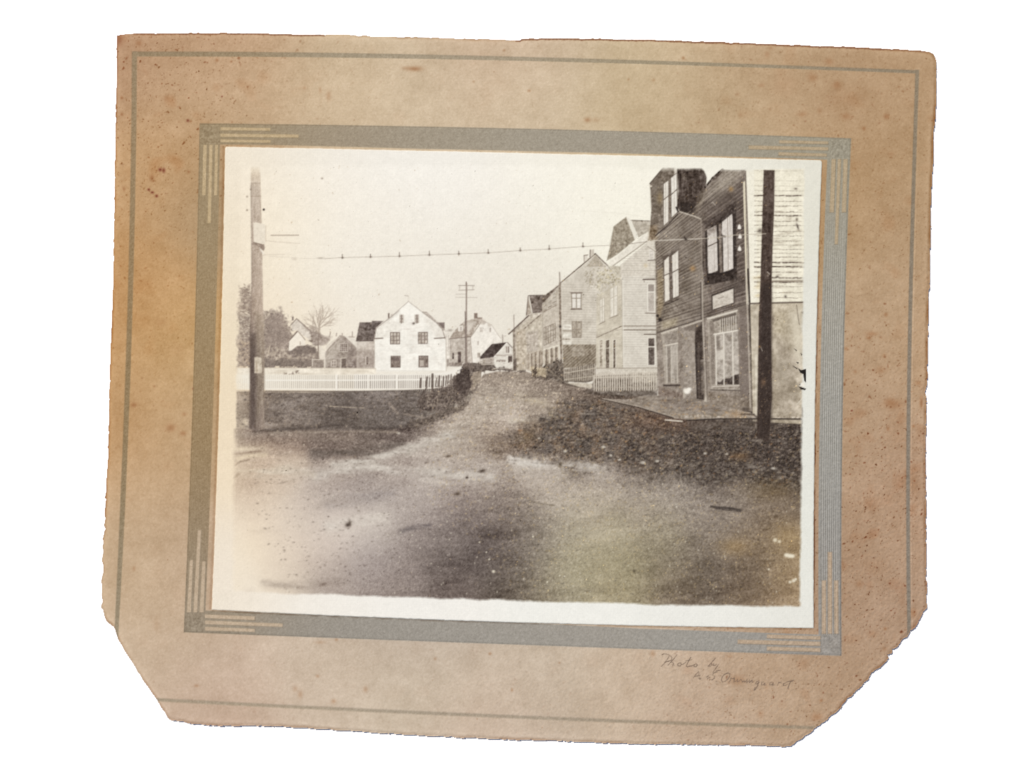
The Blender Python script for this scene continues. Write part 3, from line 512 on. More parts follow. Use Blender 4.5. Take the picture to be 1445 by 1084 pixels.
kd = reg('door', None, k_lowh); poly('B 976,758 1016,755 1016,841 978,841', (92, 80, 72), kd, .5, tex={'g': 8}); line('B 970,841 972,755 1014,750', 1, (205, 194, 178)); 
poly('B 1068,772 1104,770 1104,838 1068,838', (110, 98, 90), None, .8, .7, tex={'g': 10}); line('B 832,720 834,842', 2.4, (226, 216, 200)); line('B 770,700 772,760', 2, (110, 98, 88)); 
poly('B 735,765 830,765 830,835 735,835', (150, 138, 126), None, 1, .6, tex={'g': 12}); line('B 730,760 732,820', 1.4, (215, 204, 188)); line('B 735,765 830,765', 1.2, (205, 194, 178))
for s in ('B 876,570 884,535', 'B 933,565 935,543', 'B 983,560 983,545', 'B 1068,570 1070,532', 'B 1040,572 1085,575'): line(s, 1.6, (150, 136, 124), a=.75)
poly('B 800,560 900,570 850,640 800,650', (165, 152, 140), k_h, 1.5, .7, tex={'g': 9})

k_side = reg('house', 'house with a dark slate roof joined to the left of the large white house')
poly('B 1106,606 1262,604 1262,842 1108,842', (192, 181, 168), k_side, .6, tex={'g': 7, 'c': 5}); poly('B 1108,690 1262,690 1262,842 1108,842', (152, 140, 130), None, 3, .75, tex={'g': 9})
poly('B 1108,610 1200,610 1190,660 1108,665', (222, 214, 202), None, 2.5, .6)
kr = reg('roof', None, k_side); poly('B 1130,450 1235,450 1235,437 1335,440 1300,470 1272,495 1248,606 1098,609', (98, 88, 82), kr, .6, tex={'g': 12, 'm': 5})
line('B 1105,609 1245,607', 1.1, (70, 60, 54)); kw = reg('window', None, k_side); poly('B 1186,742 1202,742 1202,806 1186,806', (110, 98, 90), kw, .5); line('B 1182,742 1182,808', 1, (220, 210, 196))

k_wh = reg('house', 'large white two-storey house with a gambrel gable and eight-pane windows behind the picket fence')
white = (242, 237, 226)
kr = reg('roof', 'grey roof slope seen beyond the right side of the white gable', k_wh)
poly('C 585,242 615,242 665,285 710,330 765,330 766,385 780,420 760,465 700,330', (172, 160, 148), kr, .7, tex={'g': 12}); poly('C 712,332 765,332 764,382 742,372', (110, 98, 92), None, .6, .85)
kv = reg('side_wall', None, k_wh); poly('C 750,400 780,392 810,430 806,702 770,735 770,480', (224, 216, 203), kv, .7, tex={'g': 8}); 
for s in ('C 775,480 778,640', 'C 800,440 802,560'): line(s, 1.2, (170, 158, 145), a=.6)
poly('C 783,640 803,640 803,700 783,705', (120, 108, 98), None, .8, .6)
poly('C 172,480 186,378 240,330 300,290 460,152 580,243 700,335 742,385 768,460 776,490 778,745 172,745', white, k_wh, .6, tex={'g': 3, 'c': 3})
line('C 172,480 188,376 300,292 460,153 580,245 700,335 745,385 768,462', .9, (168, 156, 143), a=.75); line('C 190,480 205,385 300,310 380,245', .8, (205, 196, 182), a=.7)
poly('C 190,385 300,300 400,340 380,400 240,470 190,470', (226, 218, 204), None, 3, .4, tex={'g': 6}); 
poly('C 590,252 702,338 745,390 768,456 690,462 640,380 600,320', (222, 214, 201), None, 2.5, .5, tex={'g': 6})
line('C 172,472 188,380 300,296 380,232', 1.3, (150, 139, 127), a=.55); line('C 580,243 700,335 747,388 772,470', 1.3, (140, 128, 117), a=.6); line('C 600,250 640,262 700,322', 1.0, (230, 223, 210), a=.6)
line('C 778,490 780,740', 1.6, (206, 197, 183), a=.8); line('C 178,738 775,742', 1.2, (216, 208, 194), a=.6)
for i in range(46): blob(gp.uniform(531, 626), gp.uniform(452, 518), gp.uniform(1.5, 6), gp.uniform(.6, 1.6), (212, 202, 190), gp.uniform(.15, .5), gp.normal(0, .3))
line('C 163,468 243,464', 1.6, (128, 116, 106)); line('C 680,466 770,461', 1.6, (128, 116, 106))
for y in np.arange(455, 520, 2.6): line([(530, y), (627, y)], .6, (214, 206, 194), a=.35)
line('C 172,482 176,740', .9, (190, 180, 166), a=.8); line('C 430,103 458,107', 1, (165, 152, 140), a=.7)
line('C 460,110 460,150', .7, (190, 178, 164), a=.6)
kc = reg('chimney', None, k_wh); poly('C 286,253 300,253 300,292 286,296', (130, 117, 107), kc, .5); line('C 318,262 318,285', 1, (170, 158, 146))
fr = (120, 108, 99)
window('C 382,265 420,263 420,336 383,337', k_wh, (168, 157, 146), (214, 205, 190), 2, 3, 1.0, .8, 'left attic window of the white house'); line('C 400,270 400,335', 1.3, (120, 108, 98))
window('C 512,263 550,263 550,337 512,338', k_wh, (172, 161, 150), (205, 196, 182), 2, 3, 1.0, .8, 'right attic window of the white house'); line('C 532,268 532,335', 1.3, (120, 108, 98)); blob(583.6, 456.3, 1.2, 1, (70, 60, 52), .9)
for s, l in (('C 304,413 389,413 389,516 304,516', 'upper left window of the white house'), ('C 542,412 624,411 624,512 542,512', 'upper right window of the white house')):
    window(s, k_wh, (196, 186, 172), fr, 3, 2, 1.0, 1.0, l, {'g': 12, 'm': 6}, va=[.33, .66])
for s, l in (('C 309,614 393,614 393,714 309,714', 'lower left window of the white house, dark behind its panes'), ('C 545,612 628,611 628,711 545,711', 'lower right window of the white house, curtained below')):
    k = window(s, k_wh, (138, 126, 116), fr, 3, 3, 1.0, 1.0, l, {'g': 14, 'm': 8}, va=[.33])
poly('C 320,625 384,625 384,655 320,655', (112, 100, 94), None, .8, .7); poly('C 556,650 590,650 590,700 556,700', (210, 200, 186), None, 1, .7); poly('C 560,440 612,440 612,480 560,480', (150, 138, 128), None, 1, .4)

k_w2 = reg('house', 'second white house with a grey gambrel roof and chimney, behind the far utility pole')
kr = reg('roof', None, k_w2); poly('C 808,468 830,430 860,392 900,350 935,322 1000,305 1060,300 1110,335 1045,350 985,455', (178, 166, 152), kr, .7, tex={'g': 10, 'm': 4})
poly('C 940,330 1030,325 960,430 950,430', (224, 216, 203), None, 1.5, .65)
poly('C 808,472 985,456 1002,676 810,676', (196, 186, 173), k_w2, .6, tex={'g': 9, 'c': 4})
poly('C 985,456 1050,365 1085,325 1130,330 1170,360 1215,430 1245,470 1210,520 1080,640 1002,680', (236, 229, 217), k_w2, .7, tex={'g': 4})
line('C 985,456 1060,350 1040,320', 1.2, (150, 138, 126), a=.8); line('C 1075,310 1130,335 1160,350 1240,465', .8, (176, 164, 150), a=.8); line('C 985,456 1001,676', .9, (160, 148, 136), a=.8); line('C 808,470 985,452', 1.3, (120, 108, 98), a=.9)
poly('C 1050,300 1085,290 1120,330 1100,350 1060,345', (190, 178, 164), kr, .8, .7, tex={'g': 8}); poly('C 1130,338 1158,350 1155,368 1130,360', (196, 185, 170), None, .7, .8)
kc = reg('chimney', None, k_w2); poly('C 1016,252 1045,252 1045,298 1016,300', (134, 120, 108), kc, .5); poly('C 1045,288 1083,288 1083,304 1045,304', (150, 136, 124), kc, .5)
kd = reg('dormer', None, k_w2); poly('C 880,362 922,355 922,402 882,408', (232, 225, 213), kd, .6); poly('C 897,368 912,366 912,398 897,400', (165, 153, 142), None, .6, .7)
window('C 1064,372 1090,372 1090,413 1064,413', k_w2, (190, 180, 168), (216, 208, 196), 2, 2, .8, .6); window('C 1143,374 1160,374 1160,414 1143,414', k_w2, (150, 138, 128), (216, 208, 196), 2, 1, .8, .6)
window('C 1042,486 1056,486 1056,522 1042,522', k_w2, (176, 165, 153), (220, 212, 200), 1, 1, .8, .6); window('C 1042,586 1068,586 1068,630 1042,630', k_w2, (150, 138, 126), (214, 206, 192), 2, 1, .8, .6)
line('C 1178,470 1178,520', 1, (205, 196, 184), a=.7)
window('C 826,584 850,584 850,646 826,646', k_w2, (92, 82, 76), (190, 180, 166), 1, 2, .8, .8); kd = reg('door', None, k_w2); poly('C 878,580 905,578 905,672 880,672', (100, 88, 82), kd, .5, tex={'g': 8})
poly('C 806,672 915,672 915,702 806,702', (120, 108, 98), None, 1, .8, tex={'g': 14}); poly('C 812,480 815,560 825,560', (130, 118, 108), None, .6, .5); blob(635, 466, 2.5, 1.2, (130, 118, 108), .6)

k_bs = reg('small_building', 'small low building with a dark steep roof and lettered gable at the end of the road')
poly('C 1062,628 1192,626 1180,692 1060,690', (196, 186, 173), k_bs, .7, tex={'g': 12}); poly('C 1120,628 1180,640 1185,680 1120,680', (150, 138, 128), None, 2, .4)
poly('C 1186,620 1296,505 1338,548 1343,610 1343,722 1180,722', (224, 217, 204), k_bs, .6, tex={'g': 5})
kr = reg('roof', None, k_bs); poly('C 1066,622 1100,585 1165,515 1292,498 1185,624 1070,638', (76, 66, 61), kr, .6, tex={'g': 9}); line('C 1186,622 1295,503 1340,550', 1.6, (236, 230, 218)); line('C 1298,500 1338,545', 1.4, (110, 98, 90), a=.8)
line('C 1190,606 1340,606', .9, (165, 153, 141)); kw = reg('window', None, k_bs); poly('C 1284,535 1312,535 1312,587 1284,587', (196, 186, 174), kw, .5); line('C 1290,537 1290,585', .9, (130, 118, 108)); line('C 1308,537 1308,585', 1.3, (110, 98, 90))
kw = reg('window', None, k_bs); poly('C 1304,616 1338,614 1338,664 1304,672', (90, 78, 70), kw, .5); poly('C 1316,660 1330,660 1330,690 1316,690', (200, 190, 176), None, .6, .7)
ks = reg('lettering', 'dark worn letters painted across the gable of the small building', k_bs)
for x in (1210, 1223, 1236, 1249, 1262, 1274): line('C %d,648 %d,662' % (x, x + (3 if x % 2 else -2)), 1.1, (132, 118, 108), ks, a=.75); line('C %d,%d %d,%d' % (x, 649 + x % 3 * 4, x + 9, 650 + x % 4 * 3), 1.0, (132, 118, 108), ks, a=.75)
line('C 1206,612 1282,616', 1.2, (170, 158, 146), a=.7); kc = reg('chimney', None, k_bs); poly('C 1258,436 1268,436 1268,500 1258,502', (215, 206, 193), kc, .5); line('C 1255,436 1257,500', .9, (120, 108, 98), a=.8); line('C 1270,444 1284,446', .8, (150,138,126), a=.7)

k_hz = reg('hedge', 'low dark verge along the far end of the road')
foliage('C 915,680 1000,675 1180,688 1190,712 1340,722 1445,728 1445,748 1200,736 1000,745 930,740', 260, [(86, 76, 68), (104, 93, 84), (70, 60, 54)], k_hz, (.7, 1.5), (.5, .95), 2.4, 9, 1.5)
line('C 1080,684 1180,686', 1.4, (205, 196, 180), a=.8); line('C 1180,722 1340,718', 1.3, (214, 206, 192), a=.7)

# white picket fences on the left
k_yard = reg('yard_wall', 'low pale wall behind the white picket fence')
poly('B 60,835 1270,840 1270,905 60,905', (234, 224, 206), k_yard, 1., tex={'c': 3, 'g': 4}, clip=PIC)
line('B 320,836 830,838 1262,842', 1.1, (196, 184, 166), a=.8); foliage('B 500,880 560,876 610,865 600,892 500,895', 26, [(120, 106, 94)], k_yard, (.7, 1.2), (.4, .8), 2, 10, 2)
for i in range(16): blob(gp.uniform(385, 520), gp.uniform(522, 529), gp.uniform(3, 8), 1, (200, 188, 168), .45)
k_fence = reg('picket_fence', 'long white picket fence between the grassy plot and the white houses')
poly('B 70,893 1445,893 1445,1020 1100,1022 70,1018', (236, 228, 212), k_fence, .8, clip=PIC); poly('C 0,770 600,770 780,752 915,700 915,748 850,790 780,876 350,893 0,896', (238, 232, 220), k_fence, .8)
q = (B0 := P('B 330,893 330,1022'))
def pickets(x0, x1, per, top, bot, col, a, wd=.9, mid=None, fade=None):
    x = x0
    while x < x1:
        t = (x - x0) / (x1 - x0); al = a * (fade(t) if fade else 1) * gp.uniform(.75, 1.1)
        yt, yb_ = top(x), bot(x); ym = mid(x) if mid else None
        if ym: line([(x, yt), (x, ym - .8)], wd, col, a=al * .7); line([(x, ym + 1.1), (x, yb_)], wd, col, a=al)
        else: line([(x, yt), (x, yb_)], wd, col, a=al)
        x += per
pickets(375, 640, 2.85, lambda x: 529.5, lambda x: 547.2, (124, 113, 102), .84, 1.15, lambda x: 536.3, lambda t: .25 + .75 * min(1, t * 1.7))
for x in (475.5, 519.5, 560): line([(x, 529), (x, 550)], 2.4, (240, 234, 222)); line([(x + 1.8, 532), (x + 1.8, 550)], .7, (170, 158, 145), a=.7)
line([(376, 536.2), (500, 536.2), (640, 534.5)], 1.5, (242, 236, 224)); line([(376, 548.6), (500, 549), (560, 549.5), (630, 546)], 1.2, (240, 232, 218))
for x in np.arange(375, 632, 2.85): line([(x + 1.4, 548), (x + 1.4, 551)], 1.2, (236, 228, 214), a=.8)
line([(335, 551), (354, 551.5)], 1, (200, 185, 162), a=.8); line([(376, 551.4), (500, 552), (600, 550), (630, 548)], 1.4, (74, 65, 58), a=.75, soft=.8)
for x in np.arange(337, 352, 3): line([(x, 534), (x, 549)], .8, (214, 200, 178), a=.5)
pickets(641, 651, 2.3, lambda x: 531 - (x - 641) * .55, lambda x: 540 - (x - 641) * .9, (150, 138, 126), .6, .8)
ky = reg('fence_post', 'dark leaning posts of a wire fence in front of the white pickets')
for s, w_ in (('C 565,805 562,880', 2.6), ('C 618,795 610,870', 2.8), ('C 664,770 662,870 664,970', 3.0), ('C 722,785 716,872', 2.4), ('C 757,792 754,865', 2.2), ('C 800,775 792,850', 1.4), ('C 850,780 842,850', 1.6), ('C 822,770 815,850', 1.4), ('C 782,785 776,860', 1.5), ('C 870,765 866,830', 1.3), ('C 905,735 903,790', 1.2), ('C 640,800 636,872', 1.4), ('C 700,800 690,872', 1.3), ('C 615,880 570,950 540,1030', 1.8)): line(s, w_, (88, 77, 69), ky, a=.85, thr=.4)
k_hedge = reg('hedge', 'dark overgrown hedge at the bend of the road beside the fence end')
foliage('C 560,960 700,890 800,870 850,790 905,740 935,690 1000,690 1060,750 1050,850 990,950 900,1010 740,1075 560,1084 540,1020', 1500, [(98, 88, 80), (80, 70, 64), (124, 112, 102), (66, 57, 52), (140, 128, 114)], k_hedge, (.7, 1.7), (.35, .9), 1.2, 11, 4)
foliage('C 860,780 930,720 990,740 1000,860 940,930 850,900', 420, [(62, 53, 48), (76, 66, 60)], k_hedge, (.9, 1.8), (.4, .9), 1.2, 12, 4)
foliage('C 1000,760 1060,750 1060,850 990,900', 140, [(150, 138, 122), (176, 162, 142)], k_hedge, (.5, 1), (.4, .8), 1.4, 13, 3)
for i in range(26):
    x0_ = 500 + gp.uniform(540, 800) / 6.02; y0_ = 400 + gp.uniform(940, 1060) / 6.02; line([(x0_, y0_), (x0_ + gp.normal(1, 2), y0_ - gp.uniform(5, 15))], .8, (170, 156, 140) if i % 2 else (84, 74, 66), a=.55)
foliage('0 566,600 600,590 640,576 660,565 655,578 620,592 590,603', 300, [(92, 82, 74), (76, 67, 60), (130, 118, 104)], k_hedge, (.7, 1.5), (.3, .8), 1.8, 14, 3)

poly('0 332,395 462,395 525,470 528,519 332,519', (232, 220, 202), None, 6, .15)      # haze over the left trees, blended into the printed tones
# ---- utility poles beyond
k_p2 = reg('utility_pole', 'tall thin utility pole with crossarms between the two white houses')
line('C 951,0 950,300 952,690', 1.9, (134, 121, 110), k_p2, a=.9); line('C 940,240 942,330 945,690', 1.6, (112, 100, 92), k_p2, a=.75); line('0 657.6,398 657.8,402', 1.2, (130, 117, 106), k_p2)
ka = reg('crossarm', None, k_p2)
for s in ('C 885,17 1018,20', 'C 887,58 1015,55', 'C 860,92 940,92', 'C 862,118 1040,120'): line(s, .9, (140, 127, 116), ka, a=.8 if '92' not in s and '118' not in s else .4)
for s in ('C 893,18 893,50', 'C 1005,20 1003,52'): line(s, .8, (160, 148, 136), ka, a=.7)
k_p3 = reg('utility_pole', 'short thin pole beside the mottled house at the road end')
line('C 1352,268 1354,400', 1.2, (150, 138, 126), k_p3, a=.85)

# ---- right hand row, far to near
k_r1 = reg('house', 'mottled stone-coloured house at the far end of the right row')
poly('D 140,525 265,400 390,375 395,690 255,722 258,852 170,862 140,850', (196, 186, 168), k_r1, .7, tex={'g': 8, 'm': 4, 'c': 3})
poly('D 160,525 245,500 255,720 255,850 175,855', (182, 168, 148), None, 1, .5, tex={'g': 15, 'm': 6})
poly('D 250,540 355,515 358,700 262,718', (190, 180, 166), None, 1, .8, tex={'g': 9, 'x': 6}); poly('D 255,720 395,680 400,790 380,850 260,860', (158, 144, 126), None, 1.2, .8, tex={'g': 14, 'm': 8})
for x in (285, 318, 352): line('D %d,%d %d,850' % (x, 715 - (x - 262) * .3, x + 1), 1.5, (214, 204, 186), a=.7); line('D %d,%d %d,840' % (x + 12, 725 - (x - 262) * .3, x + 12), 1.6, (104, 92, 80), a=.6)
for s in ('D 262,545 264,700', 'D 290,540 292,695', 'D 322,532 324,690', 'D 268,560 345,530', 'D 262,620 350,600'): line(s, .9, (160, 148, 134), a=.6)
line('D 255,718 395,676', 1.2, (205, 194, 176), a=.7)
kr = reg('roof', None, k_r1); poly('D 104,550 268,392 300,372 392,372 380,385 285,420 165,520', (196, 186, 170), kr, .7, tex={'g': 12}); line('D 105,549 272,394', 1.8, (104, 93, 84), kr); line('D 240,500 380,380', 1.6, (130, 118, 105), a=.8, tex={'g': 20})
kd = reg('dormer', None, k_r1); poly('D 252,392 270,224 302,370', (170, 158, 142), kd, .6, tex={'g': 12}); poly('D 278,224 412,220 405,270 392,368 302,372', (116, 105, 95), kd, .6, tex={'g': 14, 'm': 6}); line('D 274,225 302,368', 1.6, (226, 219, 205)); line('D 275,222 410,220', .9, (84, 74, 66)); line('D 270,226 254,390', 1.2, (100, 89, 80), a=.8)
line('C 1354,400 1360,735', 3.4, (120, 108, 96), k_p3, a=.65, tex={'g': 14}); poly('D 142,760 172,760 172,856 146,856', (84, 73, 65), k_p3, .8, .7, tex={'g': 14})

k_r2 = reg('house', 'long two-storey house with a tall clapboard gable in the middle of the right row')
poly('D 390,290 535,128 545,118 700,-14 837,-128 1062,84 1060,300 850,640 850,830 620,850 540,650 400,690 385,690', (208, 200, 185), k_r2, .7, tex={'g': 3, 'c': 4, 'm': 2})
poly('D 388,300 533,150 540,645 392,690', (194, 184, 168), None, .8, .85, tex={'g': 6, 'm': 4})
kr = reg('roof', 'jagged dark eaves of the long gabled house', k_r2)
poly('D 410,222 520,140 690,-10 700,-10 545,118 530,140 395,290', (118, 106, 94), kr, .7, tex={'g': 20}); line('D 545,115 700,-14 837,-130 1062,84', 1.5, (112, 101, 89), kr, tex={'g': 18}); line('D 545,123 700,-4 837,-118 1055,92', 1, (228, 221, 205), a=.7)
poly('E 45,935 120,838 190,935', (178, 168, 150), None, .8, .85, tex={'g': 8}); line('E 45,937 190,937', 1, (140, 128, 112), a=.8); 
foliage('E 40,950 200,935 330,1050 330,1084 60,1084', 119, [(165, 154, 128), (190, 178, 146), (150, 138, 112), (214, 206, 184)], None, (.7, 1.4), (.3, .75), 1.2, 15, 3)
foliage('D 850,0 1000,0 1050,70 850,230', 119, [(170, 160, 132), (196, 184, 150), (150, 140, 116), (215, 206, 180)], None, (.7, 1.5), (.3, .7), 1.2, 16, 3)
foliage('D 740,20 830,10 840,130 770,170 745,100', 90, [(150, 140, 120), (170, 160, 140)], None, (.7, 1.3), (.3, .7), 1.2, 17, 3)
poly('E 105,940 125,940 125,1080 105,1080', (214, 206, 190), None, .7, .7); 
kc = reg('chimney', None, k_r2); poly('E 70,800 105,795 105,845 70,868', (196, 186, 170), kc, .5, .8); line('E 72,800 70,860', 1.1, (110, 98, 88)); poly('E 18,848 50,842 50,885 20,905', (216, 208, 194), kc, .5, .8); line('E 18,848 50,843', 1.2, (130, 118, 106)); line('E 20,848 22,900', .9, (130, 118, 106))
for y in range(130, 640, 21): line('D 560,%d 845,%d' % (y, y + 6), .7, (160, 150, 134), a=.5)
window('D 632,200 722,200 720,338 636,338', k_r2, (228, 222, 210), (150, 139, 124), 2, 2, 1.3, 1.4, 'bright window high in the clapboard gable', {'g': 4}, va=[.34])
line('D 628,200 726,200', 1.3, (120, 108, 96)); line('D 632,340 722,338', 1.4, (120, 108, 96), tex={'g': 15})
window('D 638,440 724,440 722,582 640,582', k_r2, (170, 160, 144), (146, 135, 120), 2, 2, 1.1, 1.0, 'shaded window in the middle of the clapboard gable', {'g': 9})
ks = reg('sign', 'pale notices on the corner of the clapboard gable house', k_r2); 
for a_, b_ in ((468, 510), (545, 575), (612, 640)): poly('D 565,%d 636,%d 636,%d 565,%d' % (a_, a_, b_, b_), (230, 224, 210), ks, .8, .85, tex={'g': 10})
line('D 565,520 636,522', 1.6, (150, 139, 124), a=.8); line('D 565,592 620,594', 2, (150, 139, 124), a=.8, tex={'g': 15}); line('D 580,490 625,492', 1, (170, 160, 145), a=.7)
for i, (x0_, x1_, yt, yb_) in enumerate(((402, 424, 285, 350), (440, 462, 240, 325), (478, 505, 195, 300))): window('D %d,%d %d,%d %d,%d %d,%d' % (x0_, yt, x1_, yt - 22, x1_, yb_ - 6, x0_, yb_), k_r2, (222, 215, 200), (146, 135, 120), 2, 2, .8, .8)
for a_, b_ in ((402, 300), (440, 262), (478, 225)): line('D %d,%d %d,%d' % (a_, b_ + 62, a_ + 26, b_ + 48), 1.2, (126, 115, 101), a=.8)
line('D 400,360 510,305', 1.2, (140, 128, 114), a=.8)
window('D 398,495 500,455 502,600 400,650', k_r2, (188, 178, 162), (134, 123, 109), 5, 3, .8, .8, 'wide shop windows on the street side of the long house', {'g': 12})
line('D 385,690 540,640', 1.6, (226, 218, 200), a=.85, tex={'g': 10}); line('D 392,300 392,690', .9, (165, 155, 138), a=.7)
poly('D 400,690 530,655 530,770 410,830', (156, 143, 125), None, 1, .85, tex={'g': 15, 'm': 8})
for x in (425, 468, 505): line('D %d,%d %d,790' % (x, 690 - (x - 400) * .25, x), 2.0, (100, 89, 78), a=.65)
for x in (405, 450, 488, 525): line('D %d,%d %d,800' % (x, 690 - (x - 400) * .25, x), 1.6, (226, 217, 198), a=.8)
poly('D 562,640 846,638 846,815 700,830 565,840', (142, 131, 114), k_r2, 1, tex={'g': 8, 'c': 5})
gl = full('D 562,640 846,638 846,815 700,830 565,840', .8); C += ((np.sin((XX + YY * 1.15) * 1.25) * 14) * gl)[..., None]
poly('D 635,660 745,655 745,735 640,740', (176, 166, 150), None, 1, .7, tex={'g': 8})
k_p4 = reg('utility_pole', 'weathered pole at the corner of the clapboard gable house')
line('D 535,28 538,130', 1.6, (140, 128, 116), k_p4, a=.85); line('D 538,120 542,480 550,790', 2.9, (134, 122, 107), k_p4, a=.9, tex={'g': 16}); blob(789.5, 460.8, 1.2, 1.2, (40, 34, 30), 1)
k_bush = reg('bush', 'dark bushes and rubble beside the small picket fence')
foliage('D 395,810 470,800 520,758 560,800 575,850 610,930 600,965 540,950 470,930 330,925 300,900 305,850 370,840', 720, [(78, 69, 60), (96, 86, 75), (118, 106, 92), (60, 52, 45)], k_bush, (.7, 1.6), (.4, .9), 1.3, 18, 3)
foliage('D 300,830 420,830 430,900 300,915', 150, [(176, 160, 132), (205, 190, 160)], k_bush, (.5, 1), (.3, .8), 1.4, 19, 3); foliage('D 300,860 340,810 345,900 315,935', 60, [(64, 54, 46)], k_bush, (.7, 1.3), (.5, .9), 1, 20, 2)
line('D 430,850 480,880 560,945', 1.2, (150, 138, 120), a=.6)
k_f2 = reg('picket_fence', 'small pale picket fence in front of the clapboard gable')
poly('D 570,850 835,800 845,935 760,962 585,950', (96, 86, 75), k_f2, .8, tex={'g': 12})
for i in range(17):
    x = 575 + i * 16; line('D %d,%d %d,%d' % (x, 848 - (x - 575) * .17, x + 1, 945 - (x - 575) * .02), 1.3, (204, 194, 176), a=.85)
line('D 572,880 838,838', 1.2, (198, 188, 170)); line('D 578,935 838,905', 1.1, (190, 180, 162))
poly('D 560,950 600,965 810,972 830,940 845,935 845,1010 700,1005 600,985', (90, 80, 70), None, 1, .7, tex={'g': 12}); poly('D 596,962 700,962 812,972 812,1006 700,998', (200, 190, 172), None, .8, .95, tex={'g': 7})

# white clapboard house
k_r3 = reg('house', 'pale clapboard house with a steep roof next to the dark shop building')
poly('E 325,930 545,745 565,640 630,690 630,1100 330,1100', (214, 206, 191), k_r3, .6, tex={'g': 5})
poly('D 1062,60 1352,60 1360,862 1075,862', (216, 209, 195), k_r3, .6, tex={'g': 2.5, 'c': 3})
poly('D 848,238 1062,84 1072,845 845,845', (204, 195, 176), k_r3, .6, tex={'g': 3.5, 'c': 5}); foliage('D 850,70 1000,20 1050,80 1050,110 860,225', 100, [(172, 163, 134), (192, 182, 150), (156, 146, 120)], k_r3, (.7, 1.4), (.3, .7), 1.2, 21, 3)
for y in np.arange(345, 519, 3.35): line([(877.5, y), (924.5, y + .2)], .75, (166, 156, 141), a=.5 * gp.uniform(.5, 1.2))
for k in range(24):
    y0_ = 405 + k * 5.0; line([(841, y0_ + 5 + (y0_ - 470) * -.02), (877, y0_ - 12 + k * .9)], .7, (170, 160, 144), a=.33)
kr = reg('roof', 'steep grey roof with a pale barge board', k_r3)
poly('E 270,602 378,520 455,712 300,840 212,892 240,770', (152, 142, 124), kr, .7, tex={'g': 11, 'y': 5}); poly('E 420,550 578,558 572,640 480,695', (186, 177, 161), kr, .7, tex={'g': 9}); line('E 410,550 578,556', 1.1, (110, 99, 88), tex={'g': 25})
poly('E 376,522 402,530 482,690 450,716', (230, 224, 209), kr, .6); poly('E 225,912 535,665 572,640 566,715 262,938', (228, 221, 206), kr, .6, tex={'g': 5}); line('E 262,938 566,716', 1.2, (140, 129, 114), a=.8)
line('E 330,945 330,1084', .9, (196, 187, 170), a=.8); poly('E 225,935 325,940 325,1010 340,1050', (168, 158, 138), None, .8, .7, tex={'g': 14}); line('E 225,935 345,1055', 1.4, (232, 226, 208), a=.85)
for s in ('E 270,620 232,770', 'E 345,640 330,790', 'E 300,700 290,800'): line(s, 1, (185, 176, 158), a=.5)
# windows of it
kw = window('D 1278,120 1342,120 1342,366 1278,366', k_r3, (186, 177, 165), (232, 226, 212), 1, 2, 1.6, 1.2, 'upper front window of the pale clapboard house', {'g': 6}, va=[.3]); poly('D 1286,132 1334,132 1334,188 1286,188', (150, 140, 130), None, .6, .9)
line('D 1245,88 1345,88', 1.5, (120, 109, 98)); line('D 1262,372 1348,374', 1.4, (128, 116, 104)); line('D 1250,95 1252,110', 1, (150, 139, 126))
kw = window('D 1280,578 1345,578 1345,818 1280,818', k_r3, (98, 88, 80), (230, 223, 209), 1, 2, 1.6, 1.2, 'lower front window of the pale clapboard house', {'g': 12}, va=[.33]); line('D 1252,552 1348,552', 1.6, (112, 101, 90)); line('D 1275,828 1348,828', 1.2, (205, 197, 182))
window('E 570,800 610,790 612,885 572,885', k_r3, (214, 206, 194), (228, 221, 208), 1, 1, 1, 1); line('E 560,890 622,885', 1.2, (110, 99, 90)); line('E 520,1050 615,1046', 1.6, (112, 101, 92))
line('D 1070,482 1352,482', 1.3, (140, 129, 115)); line('D 1070,514 1352,514', 1.5, (128, 117, 104)); line('D 848,580 1062,482', 1.3, (150, 139, 124), tex={'g': 12}); line('D 848,560 1062,508', 1, (150, 139, 124), a=.5)
line('D 1063,84 1072,845', 1.2, (184, 175, 160), a=.8); line('D 1070,84 1078,845', 1.3, (230, 224, 210), a=.8)
for s in ('D 875,258 916,236 916,440 876,462', 'D 960,165 1026,128 1026,388 964,412'): window(s, k_r3, (224, 217, 202), (188, 178, 160), 2, 1, 1, .8, None, {'g': 5}, va=[.35])
line('D 872,466 920,442', 1.1, (150, 139, 124)); line('D 958,416 1030,390', 1.1, (150, 139, 124))
for a_, b_, c_ in ((868, 905, (176, 165, 148)), (920, 962, (112, 101, 88)), (984, 1014, (116, 105, 92))): window('D %d,600 %d,590 %d,840 %d,845' % (a_, b_, b_, a_), k_r3, c_, (224, 216, 200), 1, 2, 1, 1.1, None, {'g': 16}, va=[.3])
line('D 845,840 1360,836', 1.2, (150, 139, 124), a=.9)
poly('D 848,845 1360,840 1360,905 848,905', (200, 191, 175), None, 1, .7, tex={'g': 7})
k_f3 = reg('picket_fence', 'grey picket fence in front of the pale clapboard house')
poly('D 822,905 1362,880 1362,1022 1150,1035 825,1035', (104, 93, 82), k_f3, .8, tex={'g': 14}); poly('D 1150,880 1362,875 1362,960 1150,960', (190, 180, 164), None, 1.4, .6, tex={'g': 8})
for i in range(28):
    x = 828 + i * 19.4; t = 885 if i % 2 else 900; line('D %.1f,%.1f %.1f,1030' % (x, t - (20 if x > 1080 else 0), x), 1.7, (222, 213, 196), k_f3, a=.92, thr=2)
